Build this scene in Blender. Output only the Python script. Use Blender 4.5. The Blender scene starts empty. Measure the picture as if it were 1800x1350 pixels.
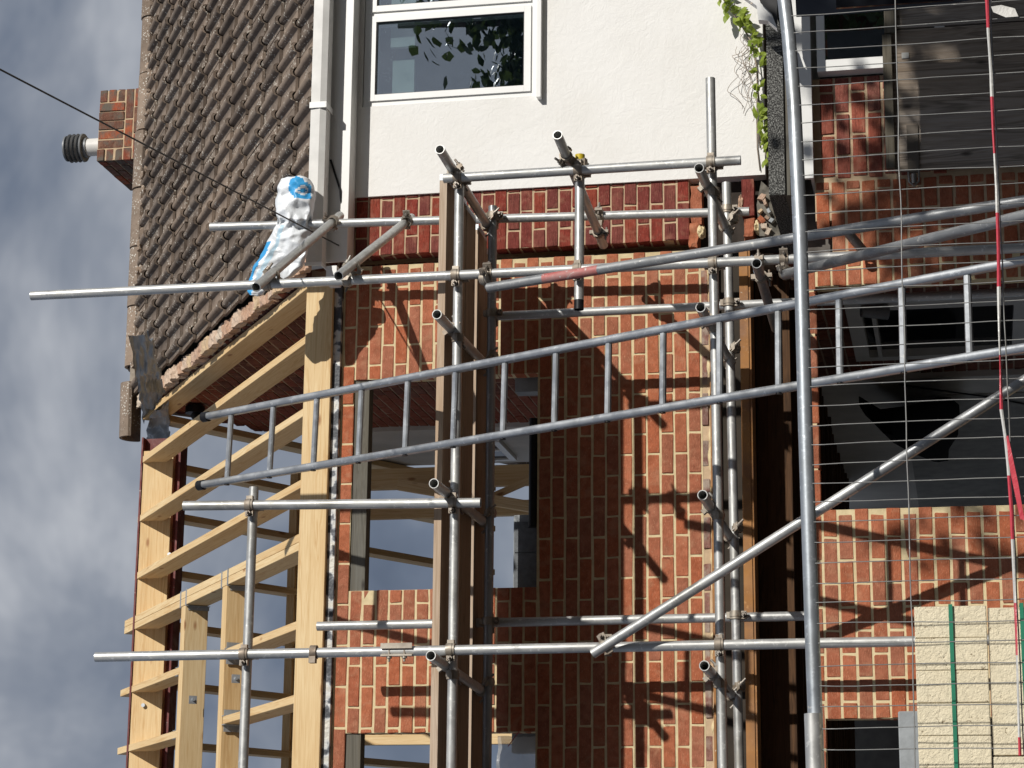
import bpy, bmesh, math, random
from mathutils import Vector, Matrix, noise
random.seed(7)
sc = bpy.context.scene
COL = sc.collection
R = math.radians

# ------------------------------------------------------------------ camera
# the photograph was taken with the phone turned: world up points to the left of the frame
PSI, PIT, ROL, FPX = R(14.07), R(11.18), R(-2.23), 4004.0
CAM = Vector((0, -12, 1.6))
fw = Vector((math.sin(PSI)*math.cos(PIT), math.cos(PSI)*math.cos(PIT), math.sin(PIT)))
r0 = Vector((math.cos(PSI), -math.sin(PSI), 0)); u0 = r0.cross(fw)
rt = r0*math.cos(ROL) + u0*math.sin(ROL); up = -r0*math.sin(ROL) + u0*math.cos(ROL)
cd = bpy.data.cameras.new('camera'); cam = bpy.data.objects.new('camera', cd); COL.objects.link(cam)
cd.sensor_fit = 'HORIZONTAL'; cd.sensor_width = 36; cd.lens = FPX/1800*36
cd.clip_start = 0.1; cd.clip_end = 2000
m = Matrix((-up, rt, -fw)).transposed().to_4x4(); m.translation = CAM
cam.matrix_world = m
sc.camera = cam

# ------------------------------------------------------------------ sky and sun
SUND = Vector((-.501, .759, -.416)).normalized()          # direction the light travels
SUNEL = math.asin(-SUND.z)
w = bpy.data.worlds.new('World'); sc.world = w; w.use_nodes = True
nt = w.node_tree; nt.nodes.clear()
def wn(t, **k):
    n = nt.nodes.new(t)
    for a, b in k.items(): setattr(n, a, b)
    return n
out = wn('ShaderNodeOutputWorld'); mix = wn('ShaderNodeMixShader')
bg1 = wn('ShaderNodeBackground'); bg2 = wn('ShaderNodeBackground')
sky = wn('ShaderNodeTexSky', sky_type='NISHITA', sun_disc=False)
sky.sun_elevation = SUNEL; sky.sun_rotation = math.atan2(-SUND.x, -SUND.y)
nt.links.new(sky.outputs[0], bg1.inputs[0]); bg1.inputs[1].default_value = 0.06
tc = wn('ShaderNodeTexCoord'); mp = wn('ShaderNodeMapping')
mp.inputs['Location'].default_value = (3.3, 1.7, .62); mp.inputs['Scale'].default_value = (1, 1, 1.25)
nt.links.new(tc.outputs['Generated'], mp.inputs[0])
n1 = wn('ShaderNodeTexNoise'); n1.inputs['Scale'].default_value = 5.2; n1.inputs['Detail'].default_value = 5
n1.inputs['Roughness'].default_value = .55; n1.inputs['Distortion'].default_value = .25
nt.links.new(mp.outputs[0], n1.inputs[0])
cr = wn('ShaderNodeValToRGB'); e = cr.color_ramp.elements
e[0].position = .34; e[0].color = (.105, .132, .190, 1)
e[1].position = .70; e[1].color = (.60, .62, .66, 1)
for p_, c_ in ((.45, (.165, .200, .270, 1)), (.56, (.30, .33, .39, 1))):
    x = e.new(p_); x.color = c_
nt.links.new(n1.outputs[0], cr.inputs[0]); nt.links.new(cr.outputs[0], bg2.inputs[0])
bg2.inputs[1].default_value = .92
mix.inputs[0].default_value = .92
nt.links.new(bg1.outputs[0], mix.inputs[1]); nt.links.new(bg2.outputs[0], mix.inputs[2]); nt.links.new(mix.outputs[0], out.inputs[0])
sl = bpy.data.lights.new('sun', 'SUN'); sl.energy = 4.05; sl.angle = R(.53); sl.color = (1, .96, .895)
so = bpy.data.objects.new('sun', sl); COL.objects.link(so); so.location = (10, -15, 12)
so.rotation_euler = SUND.to_track_quat('-Z', 'Y').to_euler()
vs = sc.view_settings; vs.view_transform = 'Standard'; vs.look = 'None'; vs.exposure = 0; vs.gamma = 1; vs.use_curve_mapping = False
sc.render.engine = 'CYCLES'

# ------------------------------------------------------------------ helpers
def ray(x, y): return fw + rt*((675-y)/FPX) + up*((900-x)/FPX)
def at(x, y, X=None, Y=None, Z=None):
    """world point seen at photo pixel x,y on the plane X=, Y= or Z= (metres)"""
    d = ray(x, y)
    if X is not None: t = (X-CAM.x)/d.x
    elif Y is not None: t = (Y-CAM.y)/d.y
    else: t = (Z-CAM.z)/d.z
    return CAM + d*t
def on_slope(x, y, z0, y0, sl):
    d = ray(x, y); t = (z0 + sl*(CAM.y-y0) - CAM.z)/(d.z - sl*d.y); return CAM + d*t
WM = {}
def link(o, parent, mw):
    COL.objects.link(o)
    WM[o] = mw
    if parent is not None:
        o.parent = parent; o.matrix_parent_inverse = WM[parent].inverted()
    o.matrix_basis = mw
    return o
def tag(o, label=None, cat=None, group=None, kind=None):
    for k, v in (('label', label), ('category', cat), ('group', group), ('kind', kind)):
        if v: o[k] = v
    return o
def thing(name, loc, label, cat, group=None):
    o = bpy.data.objects.new(name, None); o.empty_display_size = .2
    link(o, None, Matrix.Translation(Vector(loc))); return tag(o, label, cat, group)
class MB:
    def __init__(s): s.v = []; s.f = []; s.mi = []; s.sm = []
    def add(s, v, f, mi=0, sm=False, M=None):
        b = len(s.v); s.v += [tuple(M @ Vector(p)) if M else tuple(p) for p in v]
        s.f += [tuple(i+b for i in q) for q in f]; s.mi += [mi]*len(f); s.sm += [sm]*len(f); return s
    def box(s, a, b, mi=0, M=None):
        (x0, y0, z0), (x1, y1, z1) = a, b
        v = [(x0,y0,z0),(x1,y0,z0),(x1,y1,z0),(x0,y1,z0),(x0,y0,z1),(x1,y0,z1),(x1,y1,z1),(x0,y1,z1)]
        return s.add(v, [(0,3,2,1),(4,5,6,7),(0,1,5,4),(1,2,6,5),(2,3,7,6),(3,0,4,7)], mi, False, M)
    def cyl(s, p0, p1, r, n=14, r1=None, mi=0, caps=True, ri=None):
        p0, p1 = Vector(p0), Vector(p1); d = (p1-p0).normalized()
        a = d.orthogonal().normalized(); b = d.cross(a); r1 = r if r1 is None else r1
        def ring(p, q): return [tuple(p + (a*math.cos(2*math.pi*i/n) + b*math.sin(2*math.pi*i/n))*q) for i in range(n)]
        v = ring(p0, r) + ring(p1, r1); f = [(i, (i+1) % n, n+(i+1) % n, n+i) for i in range(n)]
        s.add(v, f, mi, True)
        if ri:
            v = ring(p0, ri) + ring(p1, ri); s.add(v, [tuple(reversed(q)) for q in f], mi, True)
            for p, q in ((p0, r), (p1, r1)):
                s.add(ring(p, q)+ring(p, ri), f, mi, False)
        elif caps:
            s.add(ring(p0, r), [tuple(range(n-1, -1, -1))], mi); s.add(ring(p1, r1), [tuple(range(n))], mi)
        return s
    def path(s, pts, r, n=6, mi=0):
        pts = [Vector(p) for p in pts]; N = len(pts); v = []; a = None
        for i, p in enumerate(pts):
            d = (pts[min(i+1, N-1)] - pts[max(i-1, 0)]).normalized()
            a = d.orthogonal().normalized() if a is None else (a - d*a.dot(d)).normalized()
            b = d.cross(a); rr = r(i/(N-1)) if callable(r) else r
            v += [tuple(p + (a*math.cos(2*math.pi*k/n) + b*math.sin(2*math.pi*k/n))*rr) for k in range(n)]
        f = [(i*n+k, i*n+(k+1) % n, (i+1)*n+(k+1) % n, (i+1)*n+k) for i in range(N-1) for k in range(n)]
        f += [tuple(range(n-1, -1, -1)), tuple(range((N-1)*n, N*n))]
        return s.add(v, f, mi, True)
    def grid(s, P, mi=0, sm=True):
        nu, nv = len(P), len(P[0]); v = [tuple(p) for r_ in P for p in r_]
        return s.add(v, [(i*nv+j, i*nv+j+1, (i+1)*nv+j+1, (i+1)*nv+j) for i in range(nu-1) for j in range(nv-1)], mi, sm)
    def mesh(s, name, mats, M=None):
        me = bpy.data.meshes.new(name); me.from_pydata(s.v, [], s.f)
        for mt in (mats if isinstance(mats, (list, tuple)) else [mats]): me.materials.append(mt)
        me.polygons.foreach_set('material_index', s.mi); me.polygons.foreach_set('use_smooth', s.sm); me.update()
        return me
    def build(s, name, mats, parent=None, kind=None, recenter=True):
        c = Vector((0, 0, 0))
        if recenter and s.v:
            lo = [min(p[i] for p in s.v) for i in range(3)]; hi = [max(p[i] for p in s.v) for i in range(3)]
            c = Vector([(lo[i]+hi[i])/2 for i in range(3)])
            s.v = [(p[0]-c.x, p[1]-c.y, p[2]-c.z) for p in s.v]
        o = bpy.data.objects.new(name, s.mesh(name, mats)); link(o, parent, Matrix.Translation(c))
        if kind: o['kind'] = kind
        return o
def put(name, me, parent, M): return link(bpy.data.objects.new(name, me), parent, M)
def frame(p, ax, ay, az):
    m = Matrix((ax, ay, az)).transposed().to_4x4(); m.translation = p; return m
def chamfer_box(L, D, H, c, jit=0, rnd=None):
    """box centred in x and z, front face at y=0 going back to D, chamfered edges"""
    bm = bmesh.new(); bmesh.ops.create_cube(bm, size=1)
    for v in bm.verts: v.co = Vector((v.co.x*L, (v.co.y+.5)*D, v.co.z*H))
    bmesh.ops.bevel(bm, geom=[e_ for e_ in bm.edges], offset=c, segments=1, affect='EDGES', profile=.5)
    if jit:
        for v in bm.verts: v.co += Vector((rnd.uniform(-1, 1), rnd.uniform(-1, 1), rnd.uniform(-1, 1)))*jit
    me = bpy.data.meshes.new('brick'); bm.to_mesh(me); bm.free(); return me
def bar(name, p0, p1, wd, ht, mat, parent, upv=(0, 0, 1), ch=.002):
    """timber or strip with its grain along local x"""
    p0, p1 = Vector(p0), Vector(p1); ax = (p1-p0); L = ax.length; ax.normalize()
    az = Vector(upv); az = (az - ax*az.dot(ax)).normalized(); ay = az.cross(ax)
    bm = bmesh.new(); bmesh.ops.create_cube(bm, size=1)
    for v in bm.verts: v.co = Vector((v.co.x*L, v.co.y*wd, v.co.z*ht))
    if ch: bmesh.ops.bevel(bm, geom=list(bm.edges), offset=ch, segments=1, affect='EDGES')
    me = bpy.data.meshes.new(name); bm.to_mesh(me); bm.free(); me.materials.append(mat)
    return put(name, me, parent, frame((p0+p1)/2, ax, ay, az))

# ------------------------------------------------------------------ materials
def new_mat(name):
    mt = bpy.data.materials.new(name); mt.use_nodes = True; t = mt.node_tree; t.nodes.clear()
    o = t.nodes.new('ShaderNodeOutputMaterial'); b = t.nodes.new('ShaderNodeBsdfPrincipled'); t.links.new(b.outputs[0], o.inputs[0])
    return mt, t, b
class NT:
    def __init__(s, name, rough=.8, metal=0, spec=.3):
        s.m, s.t, s.b = new_mat(name); s.b.inputs['Roughness'].default_value = rough; s.b.inputs['Metallic'].default_value = metal
        s.b.inputs['Specular IOR Level'].default_value = spec
        s.tc = s.n('ShaderNodeTexCoord'); s.oi = s.n('ShaderNodeObjectInfo')
        mul = s.n('ShaderNodeMath', operation='MULTIPLY'); s.l(s.oi.outputs['Random'], mul.inputs[0]); mul.inputs[1].default_value = 37.0
        ad = s.n('ShaderNodeVectorMath', operation='ADD'); s.l(s.tc.outputs['Object'], ad.inputs[0]); s.l(mul.outputs[0], ad.inputs[1]); s.co = ad.outputs[0]
    def n(s, t, **k):
        q = s.t.nodes.new(t)
        for a, b in k.items(): setattr(q, a, b)
        return q
    def l(s, a, b): s.t.links.new(a, b)
    def noise(s, scale, detail=4, rough=.55, stretch=None, dist=0):
        q = s.n('ShaderNodeTexNoise'); q.inputs['Scale'].default_value = scale; q.inputs['Detail'].default_value = detail
        q.inputs['Roughness'].default_value = rough; q.inputs['Distortion'].default_value = dist
        c = s.co
        if stretch:
            mpn = s.n('ShaderNodeMapping'); mpn.inputs['Scale'].default_value = stretch; s.l(s.co, mpn.inputs[0]); c = mpn.outputs[0]
        s.l(c, q.inputs['Vector']); return q.outputs['Fac']
    def voro(s, scale, feat='F1', stretch=None):
        q = s.n('ShaderNodeTexVoronoi', feature=feat); q.inputs['Scale'].default_value = scale
        c = s.co
        if stretch:
            mpn = s.n('ShaderNodeMapping'); mpn.inputs['Scale'].default_value = stretch; s.l(s.co, mpn.inputs[0]); c = mpn.outputs[0]
        s.l(c, q.inputs['Vector']); return q.outputs['Distance']
    def ramp(s, fac, stops, interp='LINEAR'):
        q = s.n('ShaderNodeValToRGB'); q.color_ramp.interpolation = interp; e_ = q.color_ramp.elements
        while len(e_) > 1: e_.remove(e_[-1])
        e_[0].position = stops[0][0]; e_[0].color = (*stops[0][1], 1)
        for p_, c_ in stops[1:]: x_ = e_.new(p_); x_.color = (*c_, 1)
        s.l(fac, q.inputs[0]); return q.outputs[0]
    def g(s, fac, a, b): return s.ramp(fac, [(a, (0, 0, 0)), (b, (1, 1, 1))])
    def mix(s, fac, a, b, mode='MIX'):
        q = s.n('ShaderNodeMix', data_type='RGBA', blend_type=mode)
        for i, v in ((0, fac), (6, a), (7, b)):
            if isinstance(v, (int, float)): q.inputs[i].default_value = v
            elif isinstance(v, tuple): q.inputs[i].default_value = (*v, 1)
            else: s.l(v, q.inputs[i])
        return q.outputs[2]
    def col(s, c):
        if isinstance(c, tuple): s.b.inputs['Base Color'].default_value = (*c, 1)
        else: s.l(c, s.b.inputs['Base Color'])
        return s
    def rough(s, c): s.l(c, s.b.inputs['Roughness']); return s
    def bump(s, h, st=.3, d=.01):
        q = s.n('ShaderNodeBump'); q.inputs['Strength'].default_value = st; q.inputs['Distance'].default_value = d
        s.l(h, q.inputs['Height']); s.l(q.outputs[0], s.b.inputs['Normal']); return s
def simple(name, c, rough=.6, metal=0, var=.25, scale=9, bump=.0, bs=60, spec=.3):
    t = NT(name, rough, metal, spec); c2 = tuple(min(1, x*(1-var)) for x in c)
    t.col(t.mix(t.g(t.noise(scale), .35, .68), c, c2))
    if bump: t.bump(t.noise(bs, 5), bump, .004)
    return t.m

def brick_mat(name, cols, speck, crease=0, dirt=None):
    t = NT(name, .88, 0, .15)
    base = t.ramp(t.oi.outputs['Random'], [(i/(len(cols)), c) for i, c in enumerate(cols)], 'CONSTANT')
    c1 = t.mix(t.g(t.noise(26, 4), .38, .66), base, t.mix(1.0, base, (.74, .72, .70), 'MULTIPLY'))
    c1 = t.mix(t.g(t.noise(11, 3, .5, (1, 1, 1), 1.0), .54, .68), c1, t.mix(.35, c1, t.mix(.5, speck, (.44, .26, .15))))
    c2 = t.mix(t.g(t.noise(150, 3, .75, (.45, 1, 1.5)), .57, .74), c1, speck)
    c2 = t.mix(t.g(t.noise(120, 4, .75, (.4, 1, 1.8)), .36, .27), c2, t.mix(1.0, c2, (.50, .46, .42), 'MULTIPLY'))
    h = t.noise(100, 6, .75, (.5, 1, 1.5))
    if crease:
        cw = t.noise(16, 3, .6, (.55, 1, 9), 2.0)
        c2 = t.mix(t.g(cw, .30, .44), t.mix(1.0, c2, (.42, .40, .42), 'MULTIPLY'), c2)
        h = t.mix(crease, h, cw)
    if dirt:
        c2 = t.mix(t.g(t.noise(9, 5, .65), .46, .62), c2, dirt)
    t.col(c2); t.bump(h, .8, .009); return t.m
BRN = brick_mat('brick_new', [(.47,.152,.076),(.50,.165,.082),(.44,.152,.084),(.48,.146,.070),(.41,.152,.088),(.52,.178,.094),(.47,.160,.084),(.45,.142,.074),(.43,.165,.098)], (.62,.31,.19))
BRO = brick_mat('brick_red', [(.26,.054,.038),(.22,.052,.042),(.31,.064,.040),(.23,.068,.054),(.28,.053,.037),(.20,.056,.048)], (.36,.14,.11), .8)
BRB = brick_mat('brick_bay_red', [(.33,.10,.07),(.29,.095,.072),(.37,.105,.068),(.30,.115,.09)], (.44,.2,.15), .7)
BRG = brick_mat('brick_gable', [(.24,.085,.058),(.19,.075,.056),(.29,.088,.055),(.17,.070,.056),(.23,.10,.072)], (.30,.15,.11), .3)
BRC = brick_mat('brick_chimney', [(.42,.105,.052),(.19,.09,.062),(.32,.09,.055),(.15,.078,.058),(.44,.115,.052),(.22,.095,.068)], (.40,.24,.17), .6, (.15,.125,.10))
BRP = brick_mat('brick_old_purple', [(.28,.15,.125),(.25,.135,.115),(.32,.16,.13),(.35,.15,.10)], (.42,.32,.26), .2, (.40,.33,.27))
BRK = brick_mat('brick_broken', [(.62,.43,.32),(.68,.52,.40),(.56,.36,.25),(.66,.55,.44)], (.74,.64,.52))
def mortar(name, a, b):
    t = NT(name, .95, 0, .1); t.col(t.mix(t.g(t.noise(22, 5), .35, .7), a, b)); t.bump(t.noise(140, 5, .7), .5, .004); return t.m
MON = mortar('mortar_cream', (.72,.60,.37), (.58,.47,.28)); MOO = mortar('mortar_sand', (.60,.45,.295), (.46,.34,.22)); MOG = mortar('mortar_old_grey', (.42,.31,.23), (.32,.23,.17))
def render_mat():
    t = NT('white_render', .9, 0, .15)
    t.col(t.mix(t.g(t.noise(2.3, 5), .40, .75), (.82,.81,.785), (.77,.755,.72)))
    h = t.mix(.35, t.noise(3.4, 6, .6, (1, 1, 1), 1.6), t.noise(17, 4, .6, (1, 1, 1), 2.2))
    t.bump(h, .34, .022); return t.m
WREND = render_mat()
def wood(name, a, b, c, knots=True, rough=.7, fine=1.0):
    t = NT(name, rough, 0, .25)
    g1 = t.noise(3.2, 3, .5, (.35, 7*fine, 7*fine), 1.2); g2 = t.noise(9, 5, .65, (.25, 14*fine, 14*fine))
    k = t.ramp(g1, [(.28, b), (.40, a), (.47, t_mid(a, b)), (.52, a), (.60, b), (.66, a)])
    k = t.mix(t.g(t.noise(1.1, 3, .5, (.5, 2, 2)), .38, .68), k, t.mix(1.0, k, (.88, .80, .70), 'MULTIPLY'))
    k = t.mix(t.g(g2, .45, .75), k, t.mix(1.0, k, (.86, .80, .72), 'MULTIPLY'))
    if knots:
        v = t.voro(3.1, 'F1', (1, 2.6, 2.6)); k = t.mix(t.g(v, .135, .06), k, c)
    t.col(k); t.bump(g2, .12, .004); return t.m
def t_mid(a, b): return tuple((x+y)/2 for x, y in zip(a, b))
PINE = wood('pine_timber', (.78,.61,.36), (.66,.46,.235), (.38,.20,.09))
BOARD = wood('scaffold_board_wood', (.33,.255,.185), (.23,.17,.12), (.13,.09,.06), True, .85)
BOARDE = wood('scaffold_board_end', (.54,.43,.33), (.43,.325,.24), (.27,.18,.13), False, .85)
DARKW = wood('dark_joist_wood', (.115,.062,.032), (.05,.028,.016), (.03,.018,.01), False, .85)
GREYW = wood('grey_timber', (.155,.15,.13), (.10,.095,.08), (.05,.045,.04), True, .85)
PLY = wood('weathered_plywood', (.38,.335,.295), (.19,.165,.14), (.04,.033,.027), True, .85, .8)
def steel(name, a, b, rough=.42, metal=.85, st=(.25, 6, 6), spots=None):
    t = NT(name, rough, metal, .5)
    c = t.mix(t.g(t.noise(5, 5, .6, st), .35, .7), a, b)
    c = t.mix(t.g(t.noise(38, 4, .7), .58, .70), c, spots or tuple(min(1, x*1.4) for x in a))
    c = t.mix(t.g(t.noise(2.2, 4, .6), .56, .70), c, t.mix(1.0, c, (.66, .64, .60), 'MULTIPLY'))
    c = t.mix(t.g(t.noise(19, 4, .75), .66, .73), c, (.60, .57, .50))
    t.col(c); t.rough(t.ramp(t.noise(14, 4), [(.3, (rough*.7,)*3), (.7, (min(1, rough*1.4),)*3)])); t.bump(t.noise(60, 4), .12, .002); return t.m
GALV = steel('galvanised_tube', (.57,.57,.55), (.38,.385,.385), .44, .58)
GALVD = steel('dull_grey_tube', (.37,.375,.375), (.23,.24,.25), .48, .65)
FTUBE = steel('fence_tube', (.42,.45,.48), (.28,.31,.34), .42, .62)
REDP = steel('worn_red_paint', (.45,.10,.09), (.40,.30,.28), .6, .2, (1, 3, 3), (.5,.46,.44))
ALU = steel('ladder_aluminium', (.46,.475,.49), (.33,.35,.375), .40, .72, (.2, 9, 9))
WIRE = steel('wire_steel', (.30,.30,.29), (.20,.20,.20), .55, .4, (1, 1, 1))
COUP = steel('coupler_steel', (.42,.38,.32), (.25,.20,.155), .55, .6, (1, 1, 1), (.20,.12,.07))
BOLT = steel('bolt_steel', (.35,.33,.30), (.20,.15,.11), .5, .7, (1, 1, 1))
HANG = steel('galvanised_hanger', (.52,.55,.58), (.42,.45,.48), .45, .6, (1, 1, 1))
RUST = steel('rusted_steel', (.40,.185,.055), (.24,.12,.06), .9, .0, (1, 1, 1), (.50,.26,.10))
REDO = steel('red_oxide_steel', (.16,.030,.026), (.11,.022,.02), .6, 0, (1, 1, 1))
UPVC = simple('white_upvc', (.80,.80,.78), .35, 0, .06, 4, .04, 30, .5)
UPVCG = simple('dirty_white_upvc', (.70,.69,.66), .5, 0, .18, 7, .05, 40, .4)
BLACKP = simple('black_plastic', (.012,.012,.014), .45, 0, .2)
YELP = simple('yellow_plastic', (.62,.47,.03), .5, 0, .25, 40)
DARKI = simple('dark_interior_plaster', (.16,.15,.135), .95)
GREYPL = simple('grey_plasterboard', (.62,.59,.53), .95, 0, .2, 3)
WPLAS = simple('white_plaster', (.62,.60,.56), .9, 0, .15, 4)
CLOTH = simple('black_cloth', (.006,.006,.007), .95, 0, .3)
FELTU = simple('roof_underlay', (.23,.25,.27), .38, 0, .3, 8)
ASPH = simple('asphalt_ground', (.075,.07,.065), .95, 0, .35, 3, .4, 60)
CONC = simple('grey_concrete', (.34,.36,.37), .9, 0, .25, 14, .5, 50)
GREENS = simple('green_strap', (.02,.20,.115), .5, 0, .15)
def lichen(name, base, dark, lic, amount, sc_=38):
    t = NT(name, .92, 0, .12)
    rv = t.ramp(t.oi.outputs['Random'], [(0, (.70,.68,.67)), (.5, (1, 1, 1)), (1, (1.22,1.17,1.12))])
    c = t.mix(t.g(t.noise(9, 5), .35, .7), base, dark); c = t.mix(1.0, c, rv, 'MULTIPLY')
    sp = t.mix(1.0, t.g(t.voro(sc_), .34, .24), t.g(t.noise(7, 4), amount, amount+.08), 'MULTIPLY')
    c = t.mix(sp, c, lic); c = t.mix(t.g(t.noise(60, 5, .7), .56, .70), c, t.mix(1.0, c, (.55, .52, .5), 'MULTIPLY'))
    t.col(c); t.bump(t.noise(110, 5, .7), .5, .004); return t.m
TILE = lichen('brown_concrete_tile', (.235,.190,.155), (.160,.128,.105), (.66,.62,.54), .50, 50)
RIDGE = lichen('lichen_ridge_tile', (.30,.235,.185), (.21,.165,.13), (.60,.57,.51), .47, 55)
def felt():
    t = NT('mineral_felt', .95, 0, .1); t.col(t.ramp(t.noise(130, 3, .8), [(.40, (.018,.018,.018)), (.52, (.09,.09,.085)), (.64, (.34,.34,.32))])); t.bump(t.noise(130, 3, .8), .5, .004); return t.m
FELT = felt()
def blockm():
    t = NT('cream_block', .95, 0, .1)
    nz = t.noise(46, 6, .72, (1, 1, 1), .9)
    c = t.mix(t.g(t.noise(5, 4), .35, .7), (.85,.765,.57), (.79,.695,.50)); c = t.mix(t.g(nz, .40, .33), c, (.20,.14,.075))
    t.col(c); t.bump(t.mix(.4, nz, t.noise(110, 4, .7)), 1.0, .012); return t.m
BLOCK = blockm()
def glass(name, tint, refl):
    mt = bpy.data.materials.new(name); mt.use_nodes = True; t = mt.node_tree; t.nodes.clear()
    o = t.nodes.new('ShaderNodeOutputMaterial'); a = t.nodes.new('ShaderNodeBsdfTransparent'); b = t.nodes.new('ShaderNodeBsdfGlossy'); x = t.nodes.new('ShaderNodeMixShader')
    a.inputs[0].default_value = (*tint, 1); b.inputs['Roughness'].default_value = .0; b.inputs[0].default_value = (.9, .95, 1, 1); x.inputs[0].default_value = refl
    t.links.new(a.outputs[0], x.inputs[1]); t.links.new(b.outputs[0], x.inputs[2]); t.links.new(x.outputs[0], o.inputs[0]); return mt
GLASS = glass('window_glass', (.75,.82,.85), .32)
def film():
    t = NT('clear_polythene', .3, 0, .5); t.col((.55,.54,.52)); a = t.n('ShaderNodeBsdfTransparent'); mx = t.n('ShaderNodeMixShader'); tl = t.n('ShaderNodeBsdfTranslucent'); tl.inputs[0].default_value = (.7,.69,.66,1); m2 = t.n('ShaderNodeMixShader'); m2.inputs[0].default_value = .5
    mx.inputs[0].default_value = .62; o = [q for q in t.t.nodes if q.type == 'OUTPUT_MATERIAL'][0]; t.l(t.b.outputs[0], m2.inputs[1]); t.l(tl.outputs[0], m2.inputs[2]); t.l(a.outputs[0], mx.inputs[1]); t.l(m2.outputs[0], mx.inputs[2]); t.l(mx.outputs[0], o.inputs[0]); t.bump(t.noise(30, 4), .5, .01); return t.m
CLEAR = film()
def insul():
    t = NT('foil_insulation', .5, .1, .4); t.col(t.ramp(t.noise(11, 3, .5, (1, 1, 1)), [(.46, (.06,.065,.075)), (.50, (.15,.16,.18)), (.53, (.52,.53,.53)), (.62, (.58,.56,.50))])); t.bump(t.noise(40, 4), .5, .01); return t.m
INSUL = insul()
def leafm(name, a, b):
    t = NT(name, .5, 0, .4); t.col(t.ramp(t.noise(6, 2), [(.3, a), (.7, b)]))
    tr = t.n('ShaderNodeBsdfTranslucent'); tr.inputs[0].default_value = (*b, 1); mx = t.n('ShaderNodeMixShader'); mx.inputs[0].default_value = .3
    o = [q for q in t.t.nodes if q.type == 'OUTPUT_MATERIAL'][0]; t.l(t.b.outputs[0], mx.inputs[1]); t.l(tr.outputs[0], mx.inputs[2]); t.l(mx.outputs[0], o.inputs[0]); return t.m
LEAFV = leafm('vine_leaf', (.13,.20,.02), (.30,.38,.045)); LEAFT = leafm('tree_leaf', (.03,.05,.015), (.07,.10,.03))
BARK = simple('bark', (.10,.075,.055), .95, 0, .4, 12, .5, 30); STEM = simple('dry_vine_stem', (.36,.29,.23), .9)
def plastic(name, c):
    t = NT(name, .35, 0, .5); t.col(t.mix(t.g(t.noise(7, 4), .4, .7), c, tuple(x*.88 for x in c))); t.bump(t.noise(14, 5, .6, (1, 1, 1), 1.5), .3, .015); return t.m
BAGW = plastic('white_polythene', (.80,.83,.86)); BAGL = plastic('pale_blue_polythene', (.52,.70,.82)); BAGB = plastic('blue_polythene', (.05,.36,.72))
TRED = plastic('red_tape', (.56,.06,.085)); TWHT = plastic('white_tape', (.66,.65,.62))

# ------------------------------------------------------------------ brickwork
rb = random.Random(3); JT = .0106
BM = {}
def brick_mesh(L, H, mat, D=.10):
    k = (round(L/.006), round(H/.006), mat.name)
    lst = BM.setdefault(k, [])
    if len(lst) < (6 if L > .2 or .09 < L < .115 else 2):
        me = chamfer_box(L, D, H, .0035 if min(L, H) > .02 else .001, .0021, rb); me.materials.append(mat); lst.append(me); return me
    return rb.choice(lst)
def courses(u0, u1, z0, z1, off=0, holes=(), BL=.225, CH=.075, zoff=None):
    """stretcher bond clipped to holes; yields u0,u1,z0,z1 of each brick face"""
    res = []; zb = zoff if zoff is not None else z0
    i0 = math.floor((z0-zb)/CH + 1e-6); i = i0
    while zb + i*CH < z1 - .012:
        a, b = max(z0, zb+i*CH), min(z1, zb+(i+1)*CH-JT); o = off + (BL/2 if i % 2 else 0)
        k = math.floor((u0-o)/BL)
        while b-a > .014 and o + k*BL < u1:
            segs = [(max(u0, o+k*BL), min(u1, o+(k+1)*BL-JT))]
            for h in holes:
                if h[2] < (a+b)/2 < h[3]:
                    ns = []
                    for s_, t_ in segs:
                        if t_ <= h[0] or s_ >= h[1]: ns.append((s_, t_)); continue
                        if s_ < h[0]: ns.append((s_, h[0]))
                        if t_ > h[1]: ns.append((h[1], t_))
                    segs = ns
            res += [(s_, t_, a, b) for s_, t_ in segs if t_-s_ > .018]
            k += 1
        i += 1
    return res
def core_boxes(u0, u1, z0, z1, holes):
    us = sorted({u0, u1, *[min(max(h[i], u0), u1) for h in holes for i in (0, 1)]}); bx = []
    for a, b in zip(us, us[1:]):
        if b-a < 1e-4: continue
        blk = sorted((max(h[2], z0), min(h[3], z1)) for h in holes if h[0] < (a+b)/2 < h[1]); z = z0
        for p_, q_ in blk:
            if p_-z > 1e-4: bx.append((a, b, z, p_))
            z = max(z, q_)
        if z1-z > 1e-4: bx.append((a, b, z, z1))
    return bx
def visible(p):
    q = Vector(p)-CAM; wz = q.dot(fw); return abs(q.dot(rt)/wz*FPX) < 700 and abs(q.dot(up)/wz*FPX) < 930
def lay(bricks, M, mat, parent, cap=300, proud=.002):
    """M maps (u, depth, z) to the world; front of the wall at depth 0"""
    ax, ay, az = [Vector(M.col[i][:3]) for i in range(3)]; its = []
    for a, b, c, d in bricks:
        p = M @ Vector(((a+b)/2, 0, (c+d)/2)); its.append((not visible(p), (p-CAM).length, a, b, c, d))
    its.sort(); rest = MB()
    for n_, (_, _, a, b, c, d) in enumerate(its):
        me = brick_mesh(b-a, d-c, mat)
        loc = M @ Vector(((a+b)/2, rb.uniform(-proud, proud), (c+d)/2))
        if n_ < cap:
            tw = rb.uniform(-.004, .004)
            put('brick', me, parent, frame(loc, ax, ay, az) @ Matrix.Rotation(tw, 4, 'Y'))
        else:
            rest.add([v.co for v in me.vertices], [tuple(p_.vertices) for p_ in me.polygons], 0, False, frame(loc, ax, ay, az))
    if rest.v:
        rest.build('brick_remainder', mat, parent, 'stuff')
YM = Matrix.Identity(4)                                    # wall facing -Y at Y=0
def facade(Y): return Matrix.Translation((0, Y, 0))
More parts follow.
